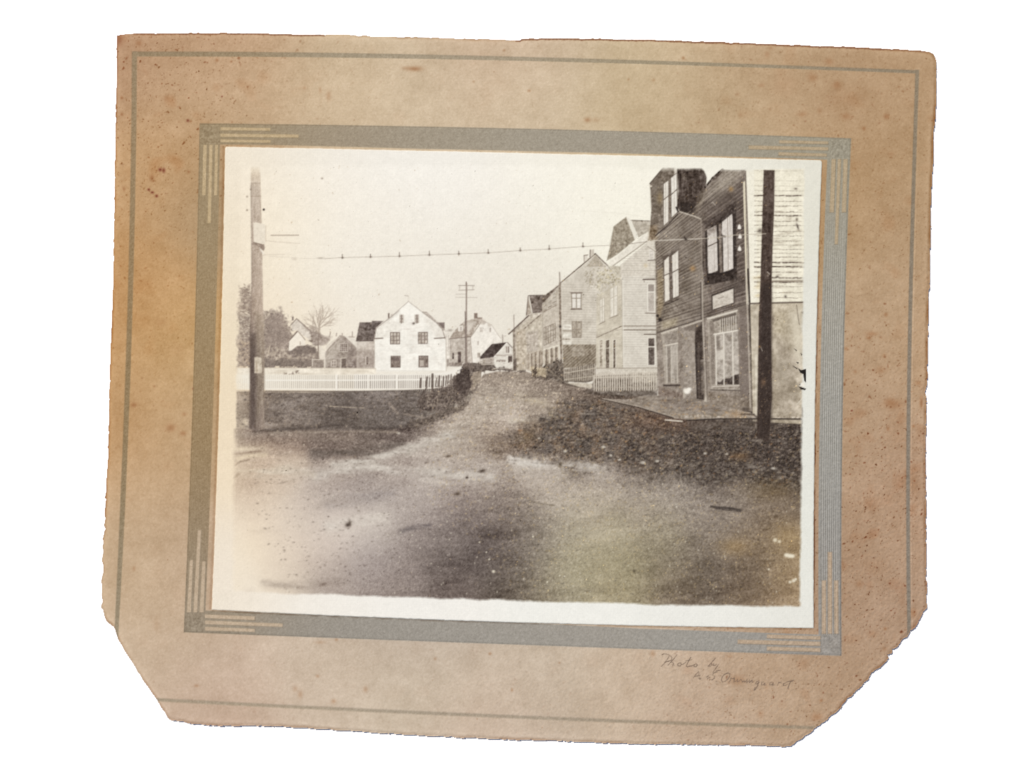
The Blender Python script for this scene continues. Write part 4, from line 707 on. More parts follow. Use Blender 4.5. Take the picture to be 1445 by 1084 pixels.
poly('D 826,880 1362,868 1362,925 826,930', (190, 180, 164), None, 1.2, .5, tex={'g': 8}); line('D 822,918 1110,910 1362,905', 1.3, (204, 195, 178)); line('D 822,1008 1362,995', 1.2, (180, 170, 154), a=.8); line('D 1122,890 1120,1020', 1.8, (170, 160, 146), a=.8)
poly('D 735,1035 820,1005 830,1035 1362,1025 1362,1075 1100,1084 800,1060', (86, 76, 67), None, 1.2, .8, tex={'g': 12, 'x': 8})
blob(1363 / 6.02 + 700, 380 + 396 / 6.02, 1.6, 1.6, (40, 34, 30), 0)

# ---- the dark shop building
k_shop = reg('shop_building', 'tall dark clapboard shop building with tall windows at the right, cut by the print edge')
VP = (700., 527.)
wall = '0 916.5,260 935,238 950,238 1000,238 1018,238 1046,240 1050,240.7 1052.5,330 1057,440 1060.5,579.5 1030,577 996,571 960,563 927.7,559.5 926,500 924.5,450 923.5,345 915,336 917,300'
poly('0 923.5,338 955,298 975,298 993,266 1016,240 1050,240.5 1053,330 1057,440 1060.5,580 1030,577 996,571 960,563 927.7,559.5 925,480', (130, 119, 107), k_shop, .7, tex={'g': 5, 'c': 9, 'm': 6, 'b': 9})
poly('0 923.5,338 955,310 957,345 956,470 926,480', (124, 114, 100), None, 3, .5, tex={'g': 10, 'c': 8})
poly('0 995,300 1050,242 1053,440 1000,470 990,330', (96, 84, 77), None, 6, .55, tex={'g': 8, 'c': 6})
poly('0 1040,260 1052,250 1055,420 1040,425', (84, 72, 66), None, 3, .4)
clap = full('0 924,338 955,298 975,298 993,266 1016,241 1050,240.5 1053,330 1057,434 926,478', .8)
def fan(y_right, w, col, a, jit=0):
    x1 = 1058.; y1 = y_right
    line([(922., VP[1] + (y1 - VP[1]) * (922 - VP[0]) / (x1 - VP[0])), (x1, y1)], w, col, a=a, clip=clip_)
clip_ = clap
for i, yr in enumerate(np.arange(60, 430, 6.4)):
    yr += gp.normal(0, .5); fan(yr, 1.1, (70, 60, 53), .5 * gp.uniform(.5, 1.3)); fan(yr + 2.8, 1.3, (166, 154, 140), .42 * gp.uniform(.3, 1.6))
for i in range(70):       # broken light streaks along the boards
    yr = gp.uniform(120, 425); x0_ = gp.uniform(930, 1040); x1_ = x0_ + gp.uniform(6, 26); f_ = lambda x: VP[1] + (yr - VP[1]) * (x - VP[0]) / 358.
    line([(x0_, f_(x0_)), (x1_, f_(x1_))], 1.1, (176, 165, 150) if i % 3 else (56, 47, 42), a=gp.uniform(.2, .6), clip=clap)
for x, y, rx, ry, c_, a_ in ((948,332,14,8,(170,160,146),.35),(968,350,12,12,(150,140,128),.3),(942,458,10,5,(186,172,146),.4),(1040,300,10,40,(66,56,50),.3),(1010,290,26,14,(74,64,57),.35),(975,410,14,14,(150,140,126),.25),(1022,262,16,9,(176,166,150),.3),(1035,405,16,9,(60,52,46),.35),(990,440,16,8,(84,74,66),.3),(985,375,12,20,(136,126,114),.3)):
    blob(x, y, rx, ry, c_, a_, -.5, clip=clap)
# plaster ground floor
gf = '0 926,470 960,459 990,449.5 1020,439.5 1053,429.5 1060.5,580 1030,577 996,571 960,563 927.7,559.5'
kg = reg('ground_floor_wall', 'grey plastered ground floor of the shop building', k_shop)
poly(gf, (142, 131, 119), kg, .7, tex={'g': 6, 'c': 6, 'm': 5})
poly('0 962,462 981,462 982,560 964,560', (164, 154, 142), None, 2, .6, tex={'g': 5}); poly('0 1041,436 1053,431 1058,575 1042,560', (110, 98, 90), None, 2, .6); poly('0 995,552 1058,560 1060,579 1000,571', (132, 119, 104), None, 2, .6, tex={'g': 8}); poly('0 928,545 962,555 962,563 928,559', (120, 104, 92), None, 2, .6, tex={'g': 10})
line('0 926,469.5 960,458.6 990,449 1020,439 1053.5,428.5', 1.6, (84, 74, 66), a=.85)
specks(gf, 90, [(205, 195, 178), (190, 165, 120)], (.4, 1), 1, (.3, .7), seed=31)
# upper bay with tall window at the left, soffit
ku = reg('oriel', 'projecting upper bay of the shop building under a dark eave', k_shop)
poly('E 578,238 690,104 792,104 806,150 818,450 812,490 720,590 628,690 600,720 572,700 590,450', (122, 111, 98), ku, .7, tex={'g': 11, 'c': 8, 'm': 5})
poly('E 575,600 640,590 640,720 560,720 565,690', (140, 118, 88), None, 2, .5, tex={'g': 14}); poly('E 590,240 690,240 690,440 590,440', (112, 102, 90), None, 3, .4)
line('E 578,240 690,106', 1.8, (96, 86, 76)); line('E 580,262 588,262', 2.6, (214, 205, 188)); blob(930, 280, 3, 6, (186, 158, 104), .35)
poly('E 780,105 800,105 806,150 784,175', (222, 214, 200), None, .8, .8)
window('E 690,240 738,205 738,560 690,605', ku, (226, 219, 206), (108, 97, 87), 1, 2, 1.2, .9, 'tall left pane pair of the upper bay', {'g': 4}, va=[.38]); window('E 752,190 806,145 814,480 757,535', ku, (228, 222, 210), (100, 89, 80), 1, 2, 1.2, .9, 'tall right pane pair of the upper bay', {'g': 4}, va=[.42])
line('E 710,230 708,600', .9, (170, 160, 146), a=.6); line('E 782,170 785,500', .9, (180, 170, 158), a=.6)
line('E 625,680 720,600 812,500', 1.6, (58, 49, 44)); 
ke = reg('eave', 'very dark overhanging eave of the shop building', k_shop)
poly('E 806,112 1015,108 1035,130 1058,185 1052,250 1040,320 985,420 960,470 905,500 835,475 808,440 818,300', (74, 63, 55), ke, .9, tex={'g': 9, 'y': 10, 'm': 6}); poly('E 820,400 960,400 955,470 900,500 835,470', (48, 40, 35), None, 2, .7); poly('E 845,140 885,170 880,215 850,200', (128, 117, 103), None, 2, .5)
poly('E 985,330 1050,270 1060,300 1010,440 960,480', (120, 108, 92), None, 2.5, .5, tex={'g': 8}); line('E 800,440 815,475', 2, (40, 33, 30))
line('E 1190,120 1110,190 1045,270', 2.6, (68, 58, 50), ke, tex={'g': 30}); line('E 1195,125 1120,200', 4, (84, 72, 62), a=.6, tex={'g': 30}, soft=1.4)
poly('E 1200,118 1385,120 1380,170 1300,230 1150,300 1120,280', (176, 166, 150), None, 4, .4, clip=clap, tex={'g': 12})
for yr in np.arange(40, 230, 11): fan(yr, 1.6, (188, 178, 160), .35 * gp.uniform(.3, 1.4))
# window top right (tall double)
kt = reg('window', 'tall two-light window on the upper floor beside the white corner board', k_shop)
poly('G 305,720 555,500 585,470 590,1084 600,1110 320,1160 300,1000', (58, 49, 43), kt, .8, tex={'g': 9, 'c': 5}); 
poly('G 340,690 424,648 430,1035 350,1068 345,1000', (208, 200, 190), None, .7, tex={'g': 5}); poly('G 466,625 548,556 560,590 562,1018 478,1050 472,740 462,720', (214, 206, 196), None, .7, tex={'g': 5})
poly('G 340,690 400,655 424,648 426,700 345,745', (120, 108, 98), None, 1.4, .5, tex={'g': 14}); poly('G 436,650 458,630 470,1050 444,1070', (146, 134, 122), None, .7, .8, tex={'g': 9})
line('G 350,830 425,795', 1.4, (96, 85, 77)); line('G 398,660 402,1040', .8, (160, 149, 138), a=.7); line('G 512,590 518,1030', .9, (140, 129, 118), a=.8); line('G 530,580 535,700', .8, (150, 140, 128), a=.7); line('G 475,745 492,748', 2.2, (50, 42, 38)); line('G 345,1000 350,1060 ', 1.2, (120, 108, 98), a=.7)
poly('G 300,650 320,630 330,1084 308,1084', (124, 112, 102), None, .8, .7, tex={'g': 12}); line('G 340,1068 470,1060 570,1030', 2.4, (44, 36, 32)); line('G 425,640 440,1070', 2, (48, 40, 35)); line('G 560,560 568,1030', 2, (52, 43, 38))
poly('G 300,620 430,560 540,470 575,455 575,520 430,630 330,680', (64, 54, 48), None, 2, .7, tex={'g': 10})
poly('F 500,0 520,0 525,100 505,100', (100, 88, 80), None, 1, .6)
ki = reg('insulator', 'three white porcelain insulators fixed to the upper wall of the shop', k_shop)
for x, y in ((612, 668), (618, 748), (614, 852)):
    X_, Y_ = 940 + x / 6.02, 210 + y / 6.02; poly([(X_ - 2.6, Y_ + 2), (X_ - 1.8, Y_ - 2), (X_, Y_ - 4.4), (X_ + 1.6, Y_ - 2), (X_ + 2.6, Y_ + 2.4), (X_, Y_ + 3)], (240, 234, 222), ki, .6)
# mid window (left)
kt = reg('window', 'pale two-light window on the middle floor at the left edge of the shop', k_shop)
poly('0 934,362 957,350 957.5,420 936,430', (104, 93, 83), kt, .8, tex={'g': 10})
poly('0 936,368 942.5,362 943.5,423 937,426', (224, 216, 202), None, .6, tex={'g': 4}); poly('0 947,361 955.6,354 956.5,417 948.5,421', (222, 215, 202), None, .6, tex={'g': 4}); line('0 936,389 943,386', 1.3, (100, 89, 80)); line('0 947,385 956,380', 1.3, (100, 89, 80)); line('0 951.5,358 952,418', .7, (176, 166, 152), a=.7)
line('0 935,431.5 957,422', 1.4, (64, 55, 48)); poly('0 926,382 934,378 935,430 930,448 926,450', (176, 154, 112), None, 2, .4, tex={'g': 14}); poly('0 932,455 955,448 953,458 934,464', (190, 178, 150), None, 2, .5, tex={'g': 12, 'm': 8})
# signboard
kb = reg('signboard', 'blank pale signboard between the upper and ground floor of the shop', k_shop)
poly('F 555,195 728,135 730,262 558,318', (62, 53, 47), kb, .6); poly('F 563,206 722,148 724,256 566,308', (204, 195, 181), kb, .6, tex={'g': 6, 'm': 4}); line('F 605,225 650,210', 1.1, (120, 108, 98), a=.6); line('F 570,290 640,262 700,270', 1, (170, 158, 144), a=.6); line('F 660,180 715,165', 2, (228, 220, 206), a=.6)
# white pipe bracket and downpipe
kp = reg('downpipe', 'thin pale drainpipe running down the shop front', k_shop)
line('E 832,478 880,492 960,518 1010,540', 1.6, (206, 197, 180), kp, a=.9); line('E 1010,540 1014,700 1020,1084', 1.5, (150, 139, 126), kp, a=.85); line('F 484,100 488,380 496,560 510,900 515,1010', 2.4, (176, 166, 152), kp, a=.85); line('F 474,100 478,380 486,560 500,900', 1.4, (64, 55, 49), a=.7); line('F 504,380 522,1000', 1.2, (96, 85, 77), a=.6)
line('E 555,720 570,770 625,805', 1.8, (222, 214, 198), kp, a=.85); line('E 560,772 622,812', .9, (110, 99, 88), a=.6)
blob(993.5, 563, 2, 3, (222, 212, 194), .8); blob(991, 562, 1.5, 2, (60, 50, 44), .5)
# ground floor openings
kd = reg('doorway', 'recessed dark doorway between the two shop windows', k_shop)
poly('F 428,452 482,415 498,995 446,990 432,700', (70, 60, 53), kd, .7, tex={'g': 7}); poly('F 450,560 462,555 470,975 456,972', (104, 93, 84), None, .8, .6); poly('F 340,445 480,392 482,420 430,470 350,468', (112, 101, 91), None, 1, .7); line('F 332,442 480,392', 2.2, (190, 180, 165)); line('F 436,560 445,985', 1.1, (48, 40, 36))
poly('F 470,690 500,690 505,940 480,960', (150, 139, 126), None, .8, .55, tex={'g': 9}); blob(988.5, 520, 1.8, 2.5, (48, 40, 36), .8)
def shopwin(s, label): k = reg('shop_window', label, k_shop); poly(s, (170, 160, 146), k, .7, tex={'g': 6}); return k
shopwin('F 172,492 300,448 303,872 198,872 182,560', 'narrow left shop window with pale curtains behind thin bars')
poly('F 190,500 292,470 296,560 208,580', (142, 132, 120), None, .8, .9, tex={'g': 8}); poly('F 206,585 298,568 298,870 212,868', (158, 149, 137), None, .8, .9, tex={'g': 6, 'y': 6}); line('F 175,490 296,450', 2, (206, 197, 181)); line('F 205,582 298,564', 1.7, (214, 205, 190)); poly('F 222,600 240,596 242,860 224,862', (122, 112, 101), None, .8, .7)
for x in (212, 248, 292): line('F %d,590 %d,866' % (x, x + 4), 1.3, (206, 197, 182), a=.85)
poly('F 255,600 285,595 285,740 258,780', (196, 187, 174), None, 1.5, .6); kl = reg('sill', None, k_shop); poly('F 184,880 314,878 316,892 190,894', (76, 66, 59), kl, .6)
shopwin('F 525,372 758,312 770,885 575,890 545,880 530,600', 'large right shop window with goods on display behind three upright bars')
poly('F 535,400 575,396 585,880 548,880', (132, 121, 110), None, 1, .8, tex={'g': 5}); poly('F 552,385 742,330 745,352 575,400', (84, 74, 66), None, .8, .8)
poly('F 580,410 752,358 755,462 580,496', (150, 140, 127), None, .7, .95, tex={'g': 8, 'y': 5}); 
for x in range(622, 750, 17): line('F %d,%d %d,%d' % (x, 385 - (x - 622) * .25, x + 1, 480 - (x - 622) * .2), 1.3, (216, 208, 193), a=.8); line('F %d,%d %d,%d' % (x + 8, 388 - (x - 622) * .25, x + 8, 440 - (x - 622) * .2), 1.3, (92, 82, 74), a=.7)
line('F 528,378 750,316', 2.4, (214, 206, 191)); line('F 533,380 548,600 552,880', 1.2, (176, 166, 152), a=.8)
poly('F 582,500 762,470 770,878 592,880', (172, 163, 151), None, .7, .95, tex={'g': 7, 'm': 8, 'c': 5}); poly('F 585,510 615,505 620,640 590,650', (122, 112, 102), None, 1.4, .7); poly('F 590,620 650,612 655,690 600,690', (222, 214, 200), None, 1.8, .7); poly('F 670,510 715,500 712,560 680,545', (120, 110, 99), None, 1.2, .6)
poly('F 595,850 620,862 645,838 700,830 720,810 765,800 768,878 600,880', (66, 56, 50), None, .9, .9, tex={'g': 12}); poly('F 670,700 705,695 705,730 672,722', (132, 121, 110), None, 1.2, .6); poly('F 725,560 760,555 762,720 728,730', (200, 191, 178), None, 1.8, .5)
line('F 575,497 760,466', 2.2, (224, 216, 202)); 
for s in ('F 585,500 592,700 592,880', 'F 648,490 652,880', 'F 715,478 722,876'): line(s, 2.0, (220, 212, 198), a=.9)
line('F 562,896 766,888', 1.6, (206, 197, 183)); kl = reg('sill', None, k_shop); poly('F 545,900 772,904 774,922 548,917', (168, 158, 145), kl, .6, tex={'g': 9}); line('F 548,920 772,925', 1.2, (70, 61, 54), a=.8)
line('F 755,320 768,700 772,880', 1.6, (128, 117, 106), a=.7)
# white blob and stone at the foot
blob(968, 552, 4.4, 3.2, (244, 238, 226), 1, pw=2.2); blob(971, 549, 3, 2.2, (244, 238, 226), 1, pw=2); blob(965.5, 549.5, 2.2, 1.6, (236, 229, 214), .9); line('F 345,945 347,995', 2.4, (190, 180, 164), a=.8); blob(976, 556, 3, 3, (120, 108, 98), .4)
blob(926.6, 445.6, 1.9, 1.9, (46, 38, 33), 1, pw=2); blob(930.2, 451, 2.3, 2.3, (40, 33, 29), 1, pw=2); line('0 927,446 930,451', 1, (50, 42, 36), a=.7); blob(1088.5, 456.4, 1.6, 2.2, (44, 36, 32), .9)
blob(992, 270, 3, 3, (180, 128, 66), .0); blob(1030, 267.5, 2.2, 2.4, (182, 140, 80), .6); blob(976, 379, 2.6, 2.6, (196, 148, 88), .6); blob(910, 375, 2, 2, (210,180,120), .3); line('0 1004,286 1008,290', 1, (205, 195, 180), a=.7)
# street wall corner: pale corner board, dark downpipe
kc_ = reg('corner_board', 'broad white corner board at the bend of the shop building', k_shop)
poly('0 1049.5,240 1061.8,240 1065,330 1066.2,428 1054,430 1052.5,330', (238, 232, 214), kc_, .7, tex={'g': 3}); poly('0 1046.8,258 1049.6,256 1053.5,428 1051.5,430', (226, 216, 190), kc_, .6)
line('0 1050.3,242 1053.6,330 1056.4,430', 1.5, (96, 84, 74), a=.9); line('0 1053.6,380 1056.6,440 1058.6,500 1061,578', 2.2, (46, 38, 33), a=.95); line('0 1051,385 1053,440 1055,500 1057,575', 1.6, (196, 186, 170), a=.8)
# front wall, cream boards
kf = reg('front_wall', 'cream clapboard wall right of the dark post', k_shop)
poly('0 1061.6,240 1134.5,239 1131.5,428 1066,430 1065,330', (236, 229, 208), kf, .9, tex={'g': 4, 'c': 3})
lines_y = [241.5, 255.5, 263, 269.5, 276.5, 284.5, 291, 299.5, 304.6, 312.5, 318.5, 327, 333, 340, 346, 352, 357.5, 363, 370.5, 376.5, 384, 392, 398, 404, 413, 420]
for i, y in enumerate(lines_y):
    st = [.35, .35, .5, .6, .8, .5, .6, .7, .9, .6, .7, .5, .55, .5, .5, .55, .5, .6, .95, 1., .7, .8, .9, .6, .6, .5][i]
    w_ = 1.0 + .9 * (st > .75)
    for x in range(1063, 1132, 5):
        yy = y + (1091 < x) * .3 + gp.normal(0, .25); line([(x, yy), (x + 5.2, yy + gp.normal(0, .2))], w_, (96, 84, 74), a=st * gp.uniform(.35, 1.05) * (1 if y > 270 else .6) * min(1, max(.1, (1134 - x) / 14)))
for i in range(60): blob(gp.uniform(1092, 1128), gp.uniform(290, 425), gp.uniform(1, 5), gp.uniform(.5, 1.2), (140, 126, 108), gp.uniform(.1, .45))
blob(1123.5, 320, 1, 3.5, (60, 50, 44), .8, -.3); blob(1122.5, 310, 1.2, 1.6, (90, 78, 66), .8); blob(1070.5, 326, 2.2, 2.2, (70, 60, 52), .8); blob(1095, 390.5, 1.6, 1, (60, 50, 44), .8); blob(1106.5, 418.5, 1.2, 1.4, (60, 50, 44), .8); blob(1121, 267, 1.6, 1, (80, 68, 60), .7)
for i in range(10): blob(gp.uniform(1064, 1075), gp.uniform(385, 425), 3, 1.5, (214, 190, 140), .3)
ky2 = reg('plaster_wall', 'stained pale plaster wall below the cream boards, right of the dark post', k_shop)
poly('0 1057,430 1066,429 1132,426 1131,480 1129.5,598 1060.5,594', (196, 184, 162), ky2, .9, tex={'g': 7, 'c': 8, 'b': 9, 'm': 5})
line('0 1057,428.5 1070,428 1131,426.5', 2.2, (92, 80, 70), a=.9); line('0 1086,397 1131,396.5', 2.4, (128, 115, 100), a=.8, soft=1)
poly('0 1088,470 1128,500 1128,592 1088,592', (150, 138, 122), None, 9, .55, tex={'c': 9, 'm': 8}); poly('0 1112,440 1131,432 1130,520 1118,500', (228, 219, 198), None, 6, .6); poly('0 1090,440 1108,440 1104,470 1090,470', (176, 163, 136), None, 5, .4, tex={'m': 8}); poly('0 1095,505 1115,510 1112,540 1090,535', (176, 166, 148), None, 6, .4)
poly('0 1059,432 1069,432 1068,590 1062,588', (190, 180, 162), None, 1.5, .7, tex={'m': 9}); poly('0 1063.5,500 1068,500 1067.6,590 1065,588', (222, 213, 194), None, 1, .8, tex={'m': 7}); line('0 1122,430 1124,445 1126,458', 1, (96, 84, 72), a=.7)
poly('F 1240,866 1262,868 1268,900 1226,888', (240, 234, 220), None, .8, .9); line('F 1206,1030 1252,980', 1, (232, 224, 208), a=.7); blob(1131, 441, 1.4, 1, (90, 78, 66), .7)
# pavement
k_pav = reg('pavement', 'raised slab pavement with a stone kerb in front of the shop building')
pav = 'H -280,235 -60,240 0,215 150,212 400,238 520,262 700,300 870,340 925,375 925,395 400,402 270,385 0,300 -290,252'
poly(pav, (147, 136, 123), k_pav, .8, tex={'g': 6, 'x': 8, 'c': 4}); poly('H 150,215 400,240 520,270 700,320 480,340 200,300', (118, 106, 96), None, 3, .5, tex={'x': 8}); specks('H 150,220 520,270 870,345 920,380 400,395 270,375 0,290', 160, [(170, 158, 142), (185, 150, 105)], (.4, .9), 1.6, (.2, .6), seed=33)
line('H -285,240 0,303 270,385', 1.8, (66, 56, 49), a=.85); line('H -285,232 0,294 280,376', 1.2, (182, 171, 155), a=.7); line('H 280,380 400,372 520,370 660,378', 3.2, (168, 156, 140), a=.65, tex={'g': 18}, soft=.9); line('H 210,400 340,411', 2, (226, 217, 200), a=.9); line('H 380,404 640,392 930,392', 1.8, (40, 33, 29), a=.9)
line('H 1040,372 1100,378 1275,380', 2.6, (186, 174, 156), a=.7, tex={'g': 22}); line('H 1040,392 1275,394', 2, (46, 38, 34), a=.85); line('H 800,355 900,358 925,378', 2, (60, 50, 44), a=.7, soft=1); blob(1050, 577, 4, 2, (50, 42, 37), .6); blob(1037, 584, 8, 4, (176, 140, 98), .4)
poly('H 380,410 925,400 925,470 600,480 430,500', (98, 88, 79), None, 3, .6, tex={'g': 8, 'x': 9}); line('H 380,470 440,505 560,490', 1.6, (60, 50, 44), a=.6, soft=1)
line('H 900,560 880,600', 1.2, (205, 196, 182), a=.0)
# near dark post
k_post = reg('utility_pole', 'thick dark timber post in the right foreground in front of the shop')
poly('0 1076,240.5 1091.2,241 1090.4,300 1088,360 1087,400 1086.5,480 1087.6,560 1085.5,590 1083.6,620 1080,622 1074,620 1067.6,618 1066.8,590 1067.4,560 1069,450 1071.5,390 1073.5,320', (74, 61, 53), k_post, .7, tex={'g': 5, 'y': 5, 'm': 4})
poly('0 1073.5,400 1087,400 1087.5,590 1083,620 1068,618 1067.6,560', (54, 45, 40), None, 3, .7); poly('0 1077,243 1090,243 1089,300 1076,300', (98, 84, 74), None, 3, .4, tex={'g': 8}); line('0 1090.4,245 1087,395 1086.8,480', 1, (104, 92, 82), a=.4)
line('0 1081,384 1084,387', 1.1, (214, 204, 190), a=.8); blob(1082, 389, 1, 1, (160, 148, 130), .6); line('0 1072,490 1074,495', 1, (205, 196, 182), a=.7); blob(1075.5, 539, 2.4, 3.4, (150, 116, 84), .45); blob(1089, 450, 1.4, 3, (110, 98, 86), .6); blob(1070, 489, 1, 1, (190, 150, 90), .6); specks('0 1070,500 1086,500 1084,618 1069,618', 30, [(140, 120, 100)], (.4, .8), 1, (.3, .7), seed=40)
for x, y in ((1062, 621), (1068, 621.5), (1072, 620.5), (1098, 622), (1106, 624)): blob(x, y, 2.2, 1.2, (150, 140, 128), .6)
# wires
k_wire = reg('overhead_wire', 'long thin wire with small hangers crossing the sky to the dark post')
line('T -60,932 0,928 120,925 233,922 350,917 465,913 580,909 705,900 818,894 950,884 1050,880', .75, (150, 138, 124), k_wire, a=.75, thr=.3)
line('E 240,768 430,746 555,730', .8, (120, 108, 96), k_wire, a=.8); line('E 605,722 720,718 880,710 1000,706', 1.3, (212, 204, 190), k_wire, a=.9); line('E 1000,706 1160,694 1280,676 1440,668 1560,664', 1.2, (200, 190, 172), k_wire, a=.85)
for x, y in ((10, 928), (120, 925), (233, 922), (350, 917), (465, 913), (580, 909), (705, 900), (818, 894), (950, 884)):
    X_, Y_ = 480 + x / 2.779, 30 + y / 2.779; line([(X_, Y_ + .6), (X_ - .2, Y_ - 3.8 - (x % 3) * .7)], 1.1, (110, 98, 86), k_wire, a=.8); blob(X_, Y_, 1.2, .9, (90, 78, 68), .7)
line('E 870,690 882,712', 2, (60, 50, 44), a=.8); blob(966.5, 338, 1.8, 1.4, (52, 44, 38), .8)
line('0 372,361 400,363 430,365 453,364.6', .7, (176, 164, 150), k_wire, a=.4, thr=9)
line('0 383,332.5 422,332.3', 1.2, (150, 134, 118), k_wire, a=.85); line('0 376,340 390,341.5 410,343 424,344', .8, (190, 176, 158), a=.6); line('0 373,359.5 403,359.3', .9, (180, 165, 148), a=.45); blob(453, 364.5, 3, .8, (150, 138, 124), .6); blob(416, 366, 2.4, 1, (180, 166, 150), .4)
line('T 950,745 1100,755 1200,770', .7, (214, 206, 190), a=.5)
# left pole
k_lp = reg('utility_pole', 'weathered utility pole with a pale box in the left foreground')
line_p = '0 354.2,236 367.2,236 368,262 369.6,310 371,360 372,440 374,500 373.4,560 373.6,600 371,606 361,607 352.4,604 353.8,540 353.6,470 356,400 356,330 355.2,280'
sl, m = cover(P(line_p), .9)
t = np.clip((YY[sl] - 236) / 200, 0, 1)[..., None]; u = np.clip((XX[sl] - 354) / 19, 0, 1)[..., None]
top_c = np.array([222, 206, 180]) * (1 - np.clip((YY[sl] - 236) / 30, 0, 1))[..., None] + np.array([204, 190, 172]) * np.clip((YY[sl] - 236) / 30, 0, 1)[..., None]
low_c = np.array([120, 106, 97]) * (1 - u ** .6) + np.array([176, 161, 147]) * u ** .6
low2 = np.array([96, 84, 77]) * (1 - u) + np.array([152, 138, 124]) * u
t2 = np.clip((YY[sl] - 440) / 60, 0, 1)[..., None]
cc = (top_c * (1 - np.clip(t * 1.1, 0, 1)) + (low_c * .6 + np.array([86, 78, 68])) * np.clip(t * 1.1, 0, 1)) * (1 - t2) + low2 * t2
cc = cc + (NS['y'][sl] * 4 + NS['g'][sl] * 2 + NS['f'][sl] * 3 + NS['m'][sl] * 2)[..., None]
C[sl] += (cc - C[sl]) * (m * np.clip((YY[sl] - 232) / 16, 0, 1))[..., None]; ID[sl] = np.where(m > .5, k_lp, ID[sl])
line('0 355,262 355.6,320 356.2,400 354,470 354,600', 1.4, (120, 106, 94), a=.5, soft=1); line('0 367.5,245 369.6,315', 1, (190, 172, 150), a=.6)
line('0 355,259 368,259', 1, (160, 144, 126), a=.7); line('0 355,277.6 368.5,277.4', 1, (160, 144, 126), a=.7)
poly('0 361,440 373,446 374,560 362,600', (150, 138, 118), None, 2.5, .35, tex={'y': 10}); poly('0 354,470 362,470 362,600 354,600', (82, 71, 64), None, 2.5, .5)
kx = reg('pale_box', None, k_lp); poly('A 230,692 255,688 330,705 338,740 330,872 285,868 235,858', (230, 219, 200), kx, .7, tex={'g': 3}); line('A 232,858 300,876', 1.6, (128, 112, 98), a=.8); line('A 336,715 336,850', 1, (205, 190, 168), a=.7)
poly('A 285,872 322,872 328,905 318,930 300,915 285,890', (138, 122, 108), k_lp, .8, .85); line('A 285,905 315,950', 1.6, (236, 228, 212)); line('A 220,870 260,878 290,900', 1.6, (140, 124, 110), a=.8); line('A 240,925 290,910', 1.4, (150, 134, 118), a=.7)
kn = reg('notice', None, k_lp); poly('B 240,748 262,742 300,752 304,880 240,880', (204, 192, 172), kn, .7, tex={'g': 8, 'm': 5}); line('B 258,790 262,870', 1.4, (170, 152, 128), a=.6)
blob(354.5, 268, .8, .8, (110, 95, 80), .7); blob(373, 296.3, 1.4, 1.4, (38, 30, 26), 1, pw=2); blob(349.5, 278, .9, .9, (130, 115, 100), .8); blob(349.5, 297, .9, .9, (120, 105, 90), .8); blob(455, 252.5, 1.1, .9, (140, 125, 110), .8); blob(326, 263.5, .8, .8, (140,125,110), .7)

# ---- whole-print ageing: slight softness, grain, freckles, faded rims
inside = ramp(dmin - 2, 1)
soft_img = blur(C, .42)
C += (soft_img - C) * inside[..., None]
gr = (NS['f'] * 3.4 + NS['g'] * 1.6) * np.clip((235 - C.mean(2)) / 90, .12, 1.0)
C += gr[..., None] * inside[..., None]
yel = np.clip(noise(.7, seed=51) - 2.0, 0, 2) * 42 * np.clip((190 - C.mean(2)) / 40, 0, 1) * (.35 + .65 * np.clip((XX - 560) / 200, 0, 1)) * inside
C += yel[..., None] * np.array([1.0, .82, .45])
dk = np.clip(noise(.8, seed=52) - 2.9, 0, 2) * 60 * inside; C -= dk[..., None]
mid = np.clip((225 - C.mean(2)) / 80, 0, 1) * inside * (1 - .85 * np.clip((XX - 720) / 80, 0, 1) * np.clip((YY - 640) / 60, 0, 1)) * (1 - .5 * np.clip((XX - 760) / 200, 0, 1))
C += mid[..., None] * np.array([3, .5, 0])
C = np.where(inside[..., None] > .5, C + (C.mean(2, keepdims=True) - 128) * .03 + 1, C)
keep = ramp(xl, 3.2) * ramp(xr, 2.0) * ramp(yb, 1.8) * ramp(YY - IT + np.where((XX > 900) & (XX < 1062), -1.5, 3) + NS['c'] * .8, 3.2)
lf = np.clip((XX - 332 - np.clip((YY - 760) * .35, 0, 40)) / 26, .0, 1) * np.where(YY > 540, 1, 0) + np.where(YY > 540, 0, np.clip((XX - 332) / 14, .1, 1))
keep = keep * (.6 + .4 * lf)
C = CP + (C - CP) * np.where(PM > .5, keep, 1)[..., None]
out = (PM > .5) & ~PICB
kdm = reg('damage_mark', 'black chipped marks at the right edge of the picture')
for s in ('F 1215,755 1240,770 1276,760 1276,865 1262,850 1255,800 1232,790', 'F 1220,895 1250,902 1276,912 1268,922 1235,916', 'F 1182,604 1206,618 1202,624', 'F 1176,736 1212,756 1206,762 1180,742', 'F 1236,640 1246,650 1240,660', 'F 1200,706 1222,712 1214,722', 'F 1222,880 1240,872 1236,888'): poly(s, (30, 24, 21), kdm, .5)
poly('F 1238,866 1262,868 1268,900 1226,888', (240, 234, 220), None, .8, .9)
ID[out & (ID > k_paper) & (ID != kdm)] = k_paper
# smudges across the lower right corner of the picture and old stains
Z += np.where(inside > .5, NS['g'] * .006, 0)
ID[CARD <= .5] = 0
C = np.clip(C, 4, 252)

